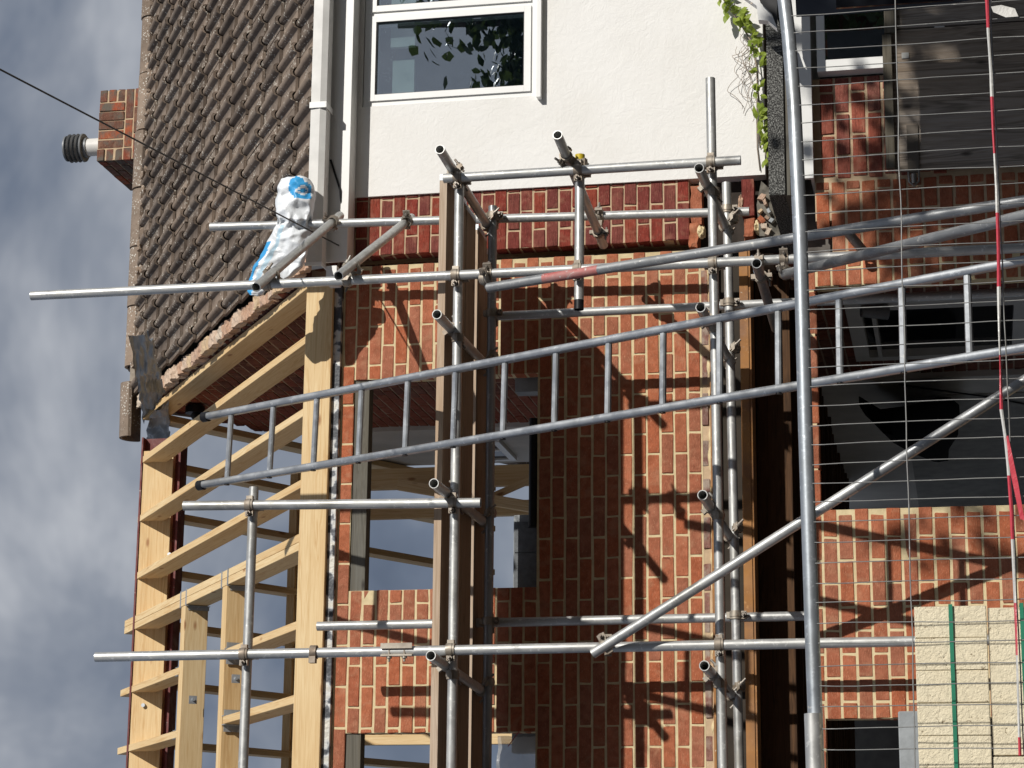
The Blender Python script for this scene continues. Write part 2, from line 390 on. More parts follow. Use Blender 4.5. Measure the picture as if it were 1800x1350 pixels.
def sidewall(X):                                           # wall facing -X; u runs along +Y
    return Matrix(((0, 1, 0, X), (1, 0, 0, 0), (0, 0, 1, 0), (0, 0, 0, 1)))
def core(name, bxs, M, mat, parent, thick=.1, rec=.0035):
    b = MB()
    for u_0, u_1, z_0, z_1 in bxs:
        b.box((u_0, rec, z_0), (u_1, thick, z_1), 0, M)
    return b.build(name, mat, parent)

# ================================================================== SETTING
g = MB(); N = 24
g.grid([[(-300+600*i/N, -300+600*j/N, 0) for j in range(N+1)] for i in range(N+1)])
tag(g.build('ground', ASPH), None, None, None, 'structure')

# ================================================================== BRICK EXTENSION (upper new wall)
ext = thing('brick_extension', (2.0, 0, 0), 'new orange brick upper wall with two window openings behind the scaffold', 'wall')
W1 = (1.872, 3.066, 3.900, 4.950); W2 = (-.2, 1.096, 3.900, 4.950)
cw_ = core('front_wall', core_boxes(.25, 3.73, 2.99, 5.025, [W1, W2]), YM, MON, ext)
lay(courses(.25, 3.73, 3.0, 5.03, .2285, [W1, W2]), YM, BRN, cw_)
b = MB(); b.box((.25, .004, 2.945), (3.70, .1, 2.989)); ob = b.build('old_course', MOO, ext)
bk = [(x_, x_+rb.uniform(.12, .215), 2.950+rb.uniform(0, .012), 2.990) for x_ in [.26+.225*i for i in range(15)]]
lay([(a, min(b_, 3.69), c, d) for a, b_, c, d in bk], facade(-.002), BRP, ob, 300, .006)
def lump(name, mat, parent, p, s, seed, sub=2):
    bm = bmesh.new(); bmesh.ops.create_icosphere(bm, subdivisions=sub, radius=1)
    for v in bm.verts:
        k = 1 + .45*noise.noise(v.co*1.7 + Vector((seed*3.1, seed, 0))) + .22*noise.noise(v.co*4.3 + Vector((seed, 0, 7)))
        v.co = Vector((v.co.x*s[0], v.co.y*s[1], v.co.z*s[2]))*k
    me = bpy.data.meshes.new(name); bm.to_mesh(me); bm.free(); me.materials.append(mat); return put(name, me, parent, Matrix.Translation(Vector(p)))
for i in range(26):                                         # ragged mortar left along the bottom edge
    lump('mortar_lump', MON, ext, (.3+.131*i+rb.uniform(-.04, .04), .005, 2.944+rb.uniform(-.006, .004)), (rb.uniform(.03, .07), rb.uniform(.012, .02), rb.uniform(.006, .016)), i)
# inner leaf of grey blocks, reveals and window boards
inl = core('inner_leaf', core_boxes(.25, 3.70, 2.99, 4.06, [(2.30, 3.00, 3.80, 4.2), (.2, 1.0, 3.8, 4.2)]), facade(.16), CONC, ext, .1, 0)
for z_ in (3.80, 3.905, 4.015):
    pass
for x0_, x1_ in ((1.875, 2.085), (2.09, 2.26)):
    b = MB(); b.box((x0_, .150, 3.905), (x1_, .158, 4.055)); b.build('block', simple('zigzag_block_%d' % (x0_*100), (.17,.18,.19), .9, 0, .3, 30, .8, 40), ext)
bar('lintel_board', (1.80, .055, 4.905), (3.10, .055, 4.905), .085, .085, GREYW, ext)
bar('lintel_board', (.2, .055, 4.905), (1.13, .055, 4.905), .085, .085, GREYW, ext)
bar('insulation_strip', (.2, .022, 5.049), (3.62, .022, 5.049), .10, .044, INSUL, ext)
# tiny red print on two vertical joints
for tx, px in (('Insta', (1171, 980)), ('mu', (1173, 1275))):
    cu = bpy.data.curves.new('joint_print', 'FONT'); cu.body = tx; cu.size = .019; cu.align_x = 'CENTER'; cu.align_y = 'CENTER'
    tmp = bpy.data.objects.new('t', cu); COL.objects.link(tmp); dg = bpy.context.evaluated_depsgraph_get(); dg.update()
    me = bpy.data.meshes.new_from_object(tmp.evaluated_get(dg)); bpy.data.objects.remove(tmp)
    me.materials.clear(); me.materials.append(simple('red_print_'+tx, (.16,.012,.012), .8))
    put('joint_print', me, ext, frame(at(*px, Y=-.006), Vector((0, 0, -1)), Vector((1, 0, 0)), Vector((0, -1, 0))))

# ================================================================== OLD HOUSE
house = thing('old_house', (4.6, 0, 0), 'white rendered house with brown tiled roof and red brick edge strip', 'house')
# window hole in the render
WH = (4.664, 5.95, 3.897, 4.925)
b = MB()
for a, c, d, e_ in core_boxes(4.12, 6.4, 2.62, 5.06, [WH]): b.box((a, -.075, d), (c, .16, e_))
rw = b.build('render_wall', WREND, house)
b = MB(); b.box((4.06, .0, 0), (8.2, .25, 2.619)); b.build('lower_wall', simple('bare_masonry', (.13,.10,.08), .95, 0, .4, 9, .6, 30), house)
b = MB(); b.box((6.4, -.07, 2.6195), (8.2, .25, 5.0)); b.build('far_wall', WREND, house)
# red brick strip
stc = MB(); stc.box((3.775, -.055, 3.045), (4.135, .15, 5.03)); st = stc.build('brick_strip', MOO, house)
bk = []
for i in range(27):
    z_ = 3.045 + i*.0735
    if z_+.064 > 5.04: break
    if i % 2: bk += [(3.770+rb.uniform(0, .006), 3.872, z_, z_+.0645), (3.882, 4.095, z_, z_+.0645), (4.104, 4.15, z_, z_+.0645)]
    else: bk += [(3.770+rb.uniform(0, .006), 3.985, z_, z_+.0645), (3.995, 4.128+rb.uniform(0, .02), z_, z_+.0645)]
lay(bk, facade(-.060), BRO, st, 300, .003)
# upstairs window
wf = MB()
for a, c in (((4.668, 3.901), (5.95, 3.938)), ((4.668, 4.893), (5.95, 4.922)), ((4.668, 3.9385), (4.696, 4.8925)), ((5.220, 3.9385), (5.245, 4.8925)), ((5.895, 3.9385), (5.95, 4.8925))):
    wf.box((a[0], -.066, a[1]), (c[0], .02, c[1]))
for x0_, x1_ in ((4.6965, 5.2195), (5.2455, 5.8945)):
    for a, c in (((x0_, 3.939), (x1_, 3.978)), ((x0_, 4.853), (x1_, 4.892)), ((x0_, 3.9785), (x0_+.037, 4.8525)), ((x1_-.037, 3.9785), (x1_, 4.8525))):
        wf.box((a[0], -.078, a[1]), (c[0], .01, c[1]))
win = wf.build('window', UPVC, house)
for x0_, x1_ in ((4.733, 5.183), (5.282, 5.858)):
    b = MB(); b.box((x0_, -.058, 3.978), (x1_, -.054, 4.853)); b.build('pane', GLASS, win)
    gk = MB()
    for a, c in (((x0_, 3.978), (x1_, 3.984)), ((x0_, 4.847), (x1_, 4.853)), ((x0_, 3.984), (x0_+.006, 4.847)), ((x1_-.006, 3.984), (x1_, 4.847))): gk.box((a[0], -.070, a[1]), (c[0], -.0585, c[1]))
    gk.build('gasket', BLACKP, win)
b = MB(); b.box((4.64, -.125, 3.872), (6.0, .0, 3.8965)); b.build('sill', UPVC, win)
# room behind the window
b = MB(); b.box((4.3, .95, 3.2), (6.3, 1.0, 5.0)); b.box((4.25, .17, 3.2), (4.3, .95, 5.0)); b.box((4.25, .17, 3.15), (6.3, .95, 3.199))
b.build('room_wall', simple('slate_blue_paint', (.20,.26,.33), .9), house)
b = MB(); b.box((4.60, .02, 4.645), (4.975, .05, 4.775)); b.box((5.06, .02, 4.645), (6.0, .05, 4.79)); b.build('blind', simple('pale_green_blind', (.80,.84,.72), .8), house)
# roof
TH = R(34.5); S = Vector((0, math.cos(TH), math.sin(TH))); NR = Vector((0, -math.sin(TH), math.cos(TH))); EX = Vector((1, 0, 0))
EAVE = Vector((0, -.285, 5.125)); GA = .345
def tile_mesh(rng, cut=None):
    W_, L_ = .30, .425; prof = []
    def half(xc, r, h, n_=7): return [(xc - r*math.cos(math.pi*i/n_), h*math.sin(math.pi*i/n_)**.8 if 0 < i < n_ else 0) for i in range(n_+1)]
    rows = []
    for t_ in (0, .03, L_):
        k = .031 - .006*(t_/L_); h = .037 - .008*(t_/L_)
        pr = [(0, 0)] + half(.062, k, h) + [(.135, 0)] + half(.212, k, h) + [(.300, 0)]
        rows.append([(x_, t_, z_ + .022 - .022*t_/GA) for x_, z_ in pr])
    b = MB(); nv = len(rows[0])
    top = rows; bot = [[(x_, y_, z_-.019) for x_, y_, z_ in r_] for r_ in rows]
    b.grid([[Vector(p) for p in r_] for r_ in top], 0, True); b.grid([[Vector(p) for p in r_] for r_ in bot][::-1], 0, True)
    b.grid([[Vector(p) for p in bot[0]], [Vector(p) for p in top[0]]], 0, False)
    for k_ in (0, nv-1):
        b.grid([[Vector(r_[k_]) for r_ in top], [Vector(r_[k_]) for r_ in bot]], 0, False)
    for i, p in enumerate(b.v):
        b.v[i] = (p[0], p[1]+rng.uniform(-.0015, .0015), p[2]+rng.uniform(-.001, .001))
    return b.mesh('tile', TILE)
rf = MB()                                                  # sarking under the tiles
c0 = EAVE + S*.03 - NR*.03; c1 = EAVE + S*4.12 - NR*.03
for (x0_, x1_) in ((3.87, 9.0),):
    v = []
    for P_ in (c0, c1):
        for q in (0, -.10):
            v += [tuple(P_ + NR*q + EX*x0_), tuple(P_ + NR*q + EX*x1_)]
    rf.add(v, [(0, 1, 5, 4), (2, 6, 7, 3), (0, 4, 6, 2), (1, 3, 7, 5), (0, 2, 3, 1), (4, 5, 7, 6)])
roof = rf.build('roof', simple('roof_felt_dark', (.03,.028,.026), .9), house)
rng = random.Random(11); TM = [tile_mesh(rng) for _ in range(5)]
for row in range(12):
    for c_ in range(14):
        if c_ > 6 + row*.4 and row < 9 and c_ > 9: continue
        x_ = 3.815 + c_*.302 + rng.uniform(-.003, .003)
        P_ = EAVE + S*(row*GA + rng.uniform(-.006, .006)) + NR*(.008+rng.uniform(0, .004)) + EX*x_
        put('tile', rng.choice(TM), roof, frame(P_, EX, S, NR) @ Matrix.Rotation(rng.uniform(-.006, .006), 4, 'Z'))
# back slope of the roof
b = MB(); RT = EAVE + S*4.12
p = [RT + NR*.0 + EX*3.87, RT + EX*9.0, Vector((9.0, RT.y+3.3, RT.z-2.27)), Vector((3.87, RT.y+3.3, RT.z-2.27))]
b.add([tuple(q) for q in p] + [tuple(q-Vector((0, 0, .12))) for q in p], [(0, 1, 2, 3), (7, 6, 5, 4), (0, 3, 7, 4), (1, 5, 6, 2), (0, 4, 5, 1), (3, 2, 6, 7)])
b.build('back_roof', TILE, house)
# ridge
RC = EAVE + S*4.125 + Vector((0, .02, -.005)); rdg = MB(); rdg.box((3.9, RC.y-.08, RC.z-.09), (8.9, RC.y+.08, RC.z+.02)); rdg = rdg.build('ridge_bed', mortar('ridge_mortar', (.42,.37,.30), (.25,.21,.17)), house)
def ridge_tile(x0_, L_, dz=0, dy=0, tilt=0):
    b = MB(); n_ = 10; P_ = []
    for t_ in (0, .5, 1):
        P_.append([Vector((x0_+L_*t_, RC.y+dy-.112*math.cos(math.pi*i/n_), RC.z+dz+tilt*t_+.100*math.sin(math.pi*i/n_)-.01)) for i in range(n_+1)])
    b.grid(P_); b.grid([[q + Vector((0, (RC.y+dy-q.y)*.14, -.018)) for q in r_] for r_ in P_][::-1])
    for k_ in (0, 2):
        b.grid([P_[k_], [q + Vector((0, (RC.y+dy-q.y)*.14, -.018)) for q in P_[k_]]], 0, False)
    for k_ in (0, n_):
        b.grid([[r_[k_] for r_ in P_], [r_[k_] + Vector((0, (RC.y+dy-r_[k_].y)*.14, -.018)) for r_ in P_]], 0, False)
    b.build('ridge_tile', RIDGE, house)
x_ = 4.02
while x_ < 8.5:
    ridge_tile(x_, .438, rng.uniform(-.004, .008), rng.uniform(-.006, .006)); x_ += .45
ridge_tile(3.50, .40, .015, .01, .01)
for i in range(70):
    lump('mortar_lump', RIDGE, rdg, (rng.uniform(3.95, 7.0), RC.y-.135+rng.uniform(-.02, .02), RC.z-.04+rng.uniform(-.025, .02)), (rng.uniform(.02, .055), .022, rng.uniform(.012, .028)), i, 1)
# torn roof underlay hanging at the open verge
b = MB(); nn = 16
for px in ([(262, 578), (228, 596), (252, 742), (290, 690)], [(262, 735), (295, 705), (300, 775), (255, 780)]):
    q = [at(*p_, X=3.66) for p_ in px]
    if px[0][1] > 700: q = [at(*p_, X=3.60) for p_ in px]
    P_ = []
    for i in range(nn+1):
        r_ = []
        for j in range(nn+1):
            s_, t_ = i/nn, j/nn; v = (q[0]*(1-s_)+q[1]*s_)*(1-t_) + (q[3]*(1-s_)+q[2]*s_)*t_
            r_.append(v + Vector((-.05*noise.noise(v*7) - .03*noise.noise(v*19), .02*noise.noise(v*11), .02*noise.noise(v*9+Vector((5, 0, 0))))))
        P_.append(r_)
    b.grid(P_)
b.build('torn_underlay', FELTU, house)
# gable wall (bricks in shade) below the cut verge
GX = 3.705
def slope_z(y, off=0): return EAVE.z + (y-EAVE.y)*math.tan(TH) + off
gb = [q for q in courses(.12, 3.95, 4.5, 7.4, .05, (), .225, .075) if q[3] < slope_z((q[0]+q[1])/2, -.10) and q[3] < 7.35-max(0, q[1]-3.2)*.68]
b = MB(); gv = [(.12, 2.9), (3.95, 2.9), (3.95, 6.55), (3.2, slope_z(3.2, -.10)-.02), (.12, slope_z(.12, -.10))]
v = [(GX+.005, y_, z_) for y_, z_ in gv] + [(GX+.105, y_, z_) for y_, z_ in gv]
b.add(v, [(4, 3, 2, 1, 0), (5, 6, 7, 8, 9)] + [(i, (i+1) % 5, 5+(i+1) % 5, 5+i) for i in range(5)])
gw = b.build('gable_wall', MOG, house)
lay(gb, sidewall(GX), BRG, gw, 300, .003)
# broken brick edge left where the verge was cut back
y_ = -.20; i = 0
while y_ < 3.02:
    L_ = rng.uniform(.05, .13); z_ = slope_z(y_+L_/2, -.055+rng.uniform(-.018, .012)); h_ = rng.uniform(.05, .085)
    bm = bmesh.new(); bmesh.ops.create_cube(bm, size=1); bmesh.ops.subdivide_edges(bm, edges=list(bm.edges), cuts=3, use_grid_fill=True)
    for v in bm.verts:
        c_ = Vector((v.co.x*.09, v.co.y*(L_+.006), v.co.z*h_ + v.co.y*L_*.68)); v.co = c_ + Vector((noise.noise(c_*34+Vector((i, 0, 0)))*.014, noise.noise(c_*40+Vector((0, i, 0)))*.007, noise.noise(c_*36+Vector((0, 0, i)))*.017))
    me = bpy.data.meshes.new('broken_brick'); bm.to_mesh(me); bm.free(); me.materials.append(BRK if rng.random() < .8 else MOO)
    put('broken_brick', me, gw, Matrix.Translation((GX+.045+rng.uniform(-.008, .008), y_+L_/2, z_))); y_ += L_+rng.uniform(.001, .006); i += 1
# white side wall further back with its small window
b = MB(); b.box((GX-.03, 3.955, 4.2), (GX+.1, 5.2, 6.2)); sw = b.build('white_side_wall', WPLAS, house)
b = MB()
for a, c in (((4.32, 5.02), (5.0, 5.07)), ((4.32, 5.40), (5.0, 5.45)), ((4.32, 5.071), (4.37, 5.399)), ((4.60, 5.071), (4.64, 5.399)), ((4.95, 5.071), (5.0, 5.399))):
    b.box((GX-.06, a[0], a[1]), (GX-.029, c[0], c[1]))
ww = b.build('side_window', UPVC, house)
b = MB(); b.box((GX-.045, 4.371, 5.072), (GX-.0405, 4.949, 5.398)); b.build('pane', simple('dark_glass', (.03,.035,.04), .1), ww)
# small light fitting under the gable top
b = MB(); lp = at(343, 722, X=3.66); b.cyl(lp+Vector((.03, 0, 0)), lp+Vector((-.02, 0, 0)), .07, 16); b.cyl(lp+Vector((-.02, 0, 0)), lp+Vector((-.06, 0, -.03)), .04, 12); b.build('wall_lamp', BLACKP, house)
# fascia, soffit, gutter
b = MB(); b.box((3.70, -.215, 4.952), (9, -.195, 5.115)); b.build('fascia', UPVC, house)
b = MB(); b.box((3.70, -.194, 4.952), (9, -.076, 4.962)); b.build('soffit', UPVCG, house)
b = MB(); pr = [(-.345, 5.150), (-.350, 5.095), (-.335, 5.062), (-.25, 5.062), (-.222, 5.150), (-.230, 5.150), (-.256, 5.070), (-.330, 5.070), (-.343, 5.097), (-.338, 5.150)]
n_ = len(pr); b.add([(3.655, y_, z_) for y_, z_ in pr] + [(9, y_, z_) for y_, z_ in pr], [(i, (i+1) % n_, n_+(i+1) % n_, n_+i) for i in range(n_)])
gut = b.build('gutter', UPVCG, house)
for xx in (3.64, at(565, 195, Y=-.3).x, 6.4):
    b = MB(); wdt = .035 if xx > 3.7 else .02
    b.box((xx, -.357, 5.056), (xx+wdt, -.2165, 5.061)); b.box((xx, -.357, 5.0615), (xx+wdt, -.351, 5.155)); b.build('gutter_bracket' if xx > 3.7 else 'end_cap', UPVC, gut)
b = MB(); b.box((3.55, -.30, 4.985), (3.65, -.20, 5.045)); b.cyl((3.60, -.25, 5.0), (3.60, -.25, 4.93), .045, 8, .036); b.build('gutter_outlet', UPVC, gut)
# black cable clipped under the eaves
b = MB(); b.path([(3.74, -.075, 4.985), (3.85, -.08, 4.99), (3.98, -.2, 4.988), (4.12, -.223, 5.0), (4.3, -.225, 5.06)], .006); b.build('eaves_cable', BLACKP, house)
# chimney
CY = 4.2; cx0, cx1 = 6.02, 6.62; cz1 = 8.30
b = MB(); b.box((cx0+.006, CY+.006, 6.4), (cx1-.006, CY+.75, cz1-.004)); ch = b.build('chimney', MOO, house)
bk = []
for i, z_ in enumerate((8.24, 8.165, 8.09)):
    bk += [(cx0, cx0+.1, z_-.005, z_+.055), (cx1-.1, cx1, z_-.005, z_+.055)]
for i in range(5):
    a = cx0+.107+i*.078; bk.append((a, a+.070, 8.085, 8.295))
z_ = 8.01; i = 0
while z_ > 6.5:
    if i % 2 == 0: bk += [(cx0, cx0+.1, z_, z_+.064), (cx0+.11, cx0+.325, z_, z_+.064), (cx0+.335, cx1, z_, z_+.064)] if i else [(cx0, cx0+.1, z_, z_+.064), (cx0+.11, cx0+.34, z_, z_+.064), (cx0+.35, cx1, z_, z_+.064)]
    else: bk += [(cx0, cx0+.215, z_, z_+.064), (cx0+.225, cx0+.44, z_, z_+.064), (cx0+.45, cx1, z_, z_+.064)]
    z_ -= .075; i += 1
lay(bk, facade(CY), BRC, ch, 300, .006)
sb = [q for q in courses(CY+.02, CY+.74, 6.5, 8.29, 4.22, (), .225, .075)]
lay(sb, sidewall(cx0), BRC, ch, 300, .005)
b = MB(); fx, fy = (cx0+cx1)/2-.05, CY+.34
b.cyl((fx, fy, 8.29), (fx, fy, 8.35), .20, 20, .10, 1); b.cyl((fx, fy, 8.33), (fx, fy, 8.56), .072, 20, None, 0); b.cyl((fx, fy, 8.33), (fx, fy, 8.37), .085, 20)
b.build('flue_pipe', [UPVCG, mortar('lichen_flaunching', (.45,.30,.10), (.30,.26,.2))], ch)
for i in range(5):
    b = MB(); z_ = 8.545+i*.036; b.cyl((fx, fy, z_), (fx, fy, z_+.012), .105 if i else .115, 24, .118 if i < 4 else .105); b.cyl((fx, fy, z_-.03), (fx, fy, z_), .082, 20)
    b.build('flue_ring', simple('grey_cowl', (.22,.23,.24), .5, .2), ch)
# ragged masonry beside the strip where the old roof was cut away
br = MB()
def rubble(px, s, mat, Y=-.1, rot=0, nm='rubble_brick', seed=1, jag=.012):
    c_ = at(*px, Y=Y); bm = bmesh.new(); bmesh.ops.create_cube(bm, size=1); bmesh.ops.subdivide_edges(bm, edges=list(bm.edges), cuts=4, use_grid_fill=True)
    for v in bm.verts:
        q = Vector((v.co.x*s[0], v.co.y*s[1], v.co.z*s[2])); v.co = q + Vector((noise.noise(q*26+Vector((seed, 0, 0))), noise.noise(q*26+Vector((0, seed, 0))), noise.noise(q*26+Vector((0, 0, seed)))))*jag
    me = bpy.data.meshes.new(nm); bm.to_mesh(me); bm.free(); me.materials.append(mat); put(nm, me, house, Matrix.Translation(c_) @ Matrix.Rotation(rot, 4, 'Y'))
rubble((1316, 352), (.21, .10, .066), BRO, -.09, .0, seed=1, jag=.004)
rubble((1226, 365), (.22, .10, .060), BRN, -.06, 0, seed=2, jag=.006)
rubble((1222, 418), (.14, .10, .055), BRN, -.06, .05, seed=3)
rubble((1318, 405), (.10, .10, .055), BRN, -.09, .1, seed=4)
for i, (px, s) in enumerate((((1233, 408), (.035, .03, .022)), ((1303, 358), (.045, .03, .018)), ((1333, 400), (.04, .04, .025)), ((1366, 380), (.045, .04, .025)), ((1374, 405), (.045, .04, .022)), ((1355, 345), (.035, .03, .02)))):
    lump('rubble_mortar', BRK if i % 2 else MON, house, at(*px, Y=-.12), s, i+40, 3)
b = MB(); q = [at(*p_, Y=-.16) for p_ in ((1338, 318), (1362, 340), (1383, 415), (1335, 415), (1330, 360))]
b.add([tuple(v) for v in q] + [tuple(v+Vector((0, .05, 0))) for v in q], [(0, 1, 2, 3, 4), (9, 8, 7, 6, 5)] + [(i, (i+1) % 5, 5+(i+1) % 5, 5+i) for i in range(5)])
b.build('broken_slab', simple('weathered_slab', (.20,.185,.155), .95, 0, .6, 22, 1.0, 24), house)
for i, (px, sz, mt) in enumerate((((1364, 346), .030, MON), ((1369, 362), .024, BRK), ((1373, 378), .028, MON), ((1377, 392), .022, BRK), ((1381, 405), .026, MON), ((1340, 348), .030, BRK), ((1345, 356), .022, BRK), ((1337, 372), .020, MOO), ((1343, 398), .034, BRK), ((1350, 407), .028, BRK), ((1338, 388), .024, BRN), ((1352, 372), .020, CONC), ((1357, 388), .028, CONC), ((1348, 384), .018, MOG))):
    rubble(px, (sz*rng.uniform(.9, 1.6), .03, sz*rng.uniform(.7, 1.2)), mt, -.175, rng.uniform(-.8, .8), 'rubble_fragment', i+60, .010)
b = MB(); b.box((3.72, .02, 2.4), (4.12, .12, 3.04)); b.build('rubble_backing', simple('dark_masonry', (.05,.04,.033), .95, 0, .4, 12, .6, 30), house)  # very dark brown backing panel behind the rubble

# ================================================================== STEEL BEAM AND OPENED-UP CEILING
sb_ = thing('steel_beam', (2.0, .05, 2.71), 'rusted steel beam under the broken bottom edge of the new brick wall', 'beam')
b = MB(); b.box((.2, -.035, 2.716), (3.70, .16, 2.728)); b.box((.2, -.042, 2.7285), (3.70, -.030, 2.775)); b.build('bottom_flange', RUST, sb_)
b = MB(); b.box((.2, .055, 2.7285), (3.70, .067, 2.93)); b.build('web', simple('dark_web', (.05,.04,.03), .9), sb_)
b = MB(); b.box((.2, -.03, 2.931), (3.70, .15, 2.9435)); b.build('top_flange', RUST, sb_)
cl = thing('ceiling_joists', (2, 2, 2.6), 'dark brown timber ceiling seen under the rusted beam', 'ceiling')
i = 0; yy = .26
while yy < 6.2:
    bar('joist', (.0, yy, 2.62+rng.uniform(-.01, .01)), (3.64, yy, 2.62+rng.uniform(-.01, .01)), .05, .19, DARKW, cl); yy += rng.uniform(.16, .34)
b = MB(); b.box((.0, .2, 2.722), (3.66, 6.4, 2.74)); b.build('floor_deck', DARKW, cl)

# ================================================================== GROUND FLOOR FRONT WALL
LY = -1.1
low = thing('ground_floor_wall', (2, LY, 0), 'orange brick ground floor wall with wide opening behind the mesh fence', 'wall')
O1 = (2.045, 3.168, -.1, 2.303); O2 = (.6, 1.045, .0, 2.295)
lc = core('left_wall', core_boxes(.1, 3.33, .0, 2.335, [O1, O2]), facade(LY), MON, low)
lb = [q for q in courses(.1, 3.33, 1.0, 2.345, .115, [O1, O2], .225, .0755, 2.295-.0755*17)]
lay(lb, facade(LY), BRN, lc)
RYX = -1.12
b = MB(); b.box((3.3305, RYX+.004, 0), (3.499, RYX+.1, 2.205)); b.box((3.5, RYX+.004, 0), (4.25, RYX+.1, 2.285)); rc = b.build('right_wall', MOO, low)
rbk = courses(3.34, 3.70, 1.0, 2.29, .06, (), .225, .0755, 2.29-.0755*17)
lay([q for q in rbk if not (q[3] > 2.22 and q[1] < 3.53)], facade(RYX), BRN, rc, 120)
lay([(p+.001, q-.002, r+.001, t-.0025) for p, q, r, t in courses(3.715, 4.25, 1.60, 2.262, .015, (), .225, .0785, 2.262-.0785*8)], facade(RYX-.003), BRB, rc, 120)
# room seen through the openings
room = thing('ground_floor_room', (3.6, 2, 0), 'dim room with inner window and grey plaster seen through the wide opening', 'room')
b = MB(); SX = 3.66
b.box((SX+.005, -.98, 0), (SX+.12, .10, 2.28)); b.box((SX+.005, .10, 0), (SX+.12, .95, 2.715)); b.box((SX+.005, .95, 2.24), (SX+.12, 2.2, 2.715)); b.box((SX+.005, .95, 0), (SX+.12, 2.2, 1.25)); b.box((SX+.005, 2.2, 0), (SX+.12, 2.72, 2.715))
sw_ = b.build('brick_side_wall', MOG, room)
lay(courses(-.98, 2.72, 1.2, 2.6, .0, [(.95, 2.2, 1.2, 2.24), (-2, .10, 2.26, 3)]), sidewall(SX), BRG, sw_, 300, .003)
b = MB()
for a, c in (((.90, 2.17), (2.25, 2.26)), ((.90, 1.2), (2.25, 1.29)), ((.90, 1.2905), (1.06, 2.1695)), ((2.16, 1.2905), (2.25, 2.1695)), ((1.0605, 2.09), (2.1595, 2.115))):
    b.box((SX-.03, a[0], a[1]), (SX+.06, c[0], c[1]))
iw = b.build('inner_window', WPLAS, room)
b = MB(); b.box((SX+.02, 1.06, 1.29), (SX+.0245, 2.16, 2.17)); b.build('pane', simple('black_glass', (.012,.013,.015), .08), iw)
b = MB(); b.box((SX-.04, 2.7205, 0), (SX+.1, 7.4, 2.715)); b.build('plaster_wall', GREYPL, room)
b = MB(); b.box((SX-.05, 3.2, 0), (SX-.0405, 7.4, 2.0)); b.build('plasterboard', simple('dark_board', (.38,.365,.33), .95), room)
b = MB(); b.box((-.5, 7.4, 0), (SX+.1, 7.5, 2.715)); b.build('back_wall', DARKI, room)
b = MB(); b.box((-.5, -.99, .01), (SX, 7.39, .05)); b.build('added_bounce_floor', simple('pale_bounce_floor', (.40,.38,.34), .9, 0, .3, 3), room)  # unseen pale floor, added to bounce light into the dim room
lp = at(1545, 548, X=SX-.08); b = MB(); b.cyl(lp+Vector((0, -.03, .10)), lp+Vector((0, .02, -.05)), .035, 12, .045); b.path([lp+Vector((0, -.03, .1)), lp+Vector((.03, .1, .02)), lp+Vector((.05, .22, .03)), lp+Vector((.08, .28, .2))], .004); b.build('wall_light', simple('grey_fitting', (.2, .2, .2), .5), room)
b = MB(); b.path([at(1580, 676, X=SX-.06), at(1680, 690, X=SX-.06), at(1740, 698, X=SX-.06), at(1800, 710, X=SX-.06)], .006); b.build('loose_cable', BLACKP, room)
# black jacket hanging in the room
pl = [(1510, 712), (1521, 730), (1548, 735), (1605, 728), (1650, 713), (1672, 715), (1687, 728), (1684, 765), (1668, 790), (1667, 810), (1655, 808), (1590, 782), (1548, 757), (1520, 726)]
b = MB(); q = [at(*p_, X=3.35) for p_ in pl]; cc = sum(q, Vector())/len(q); n_ = len(q)
v = [tuple(p_) for p_ in q] + [tuple(p_*.65+cc*.35+Vector((-.09, 0, 0))) for p_ in q] + [tuple(p_+Vector((.06, 0, 0))) for p_ in q]
b.add(v, [(i, (i+1) % n_, n_+(i+1) % n_, n_+i) for i in range(n_)] + [tuple(range(n_, 2*n_))] + [(2*n_+i, 2*n_+(i+1) % n_, (i+1) % n_, i) for i in range(n_)] + [tuple(range(3*n_-1, 2*n_-1, -1))], 0, True)
jk = b.build('hanging_jacket', CLOTH); tag(jk, 'black jacket hanging in the dim room behind the fence', 'jacket')

# ================================================================== RIGHT-HAND FLAT ROOF EDGE, WINDOW, PLYWOOD, CANOPY
bay = thing('bay_flat_roof', (4.2, -1.1, 2.3), 'flat bay roof with grey mineral felt edge and white fascia', 'bay')
b = MB(); b.box((3.615, -1.22, 2.425), (5.6, -.08, 2.505)); b.build('felt_edge', FELT, bay)
b = MB(); b.box((3.615, -1.205, 2.40), (5.6, -.08, 2.4245)); b.build('roof_deck', GREYW, bay)
b = MB(); b.box((3.70, -1.20, 2.285), (5.6, -1.175, 2.3995)); b.build('fascia', UPVC, bay)
b = MB(); b.box((3.30, -.93, 2.12), (3.78, -.90, 2.3995)); b.build('infill_board', simple('grey_infill', (.16,.145,.13), .9, 0, .3, 12), bay)
b = MB(); b.box((3.70, -1.174, 2.285), (5.6, -.08, 2.30)); b.build('soffit', UPVCG, bay)
bw = MB(); bx0 = 4.262
for a, c in (((bx0, 2.215), (5.5, 2.255)), ((bx0, 1.62), (5.5, 1.67)), ((bx0, 1.6705), (bx0+.06, 2.2145)), ((5.0, 1.6705), (5.06, 2.2145))): bw.box((a[0], -1.19, a[1]), (c[0], -1.11, c[1]))
bwin = bw.build('window', UPVC, bay)
b = MB(); b.box((bx0+.06, -1.165, 1.67), (5.5, -1.160, 2.215)); b.build('pane', GLASS, bwin)
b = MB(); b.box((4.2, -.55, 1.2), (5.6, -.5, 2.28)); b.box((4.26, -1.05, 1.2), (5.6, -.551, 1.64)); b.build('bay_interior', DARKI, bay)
b = MB(); b.box((4.40, -1.02, 1.641), (5.5, -.8, 1.66)); b.build('window_board', UPVC, bay)
ply = thing('plywood_hoarding', (4.2, -1.2, 1.0), 'weathered grey plywood hoarding with strap hinge in the shade', 'hoarding')
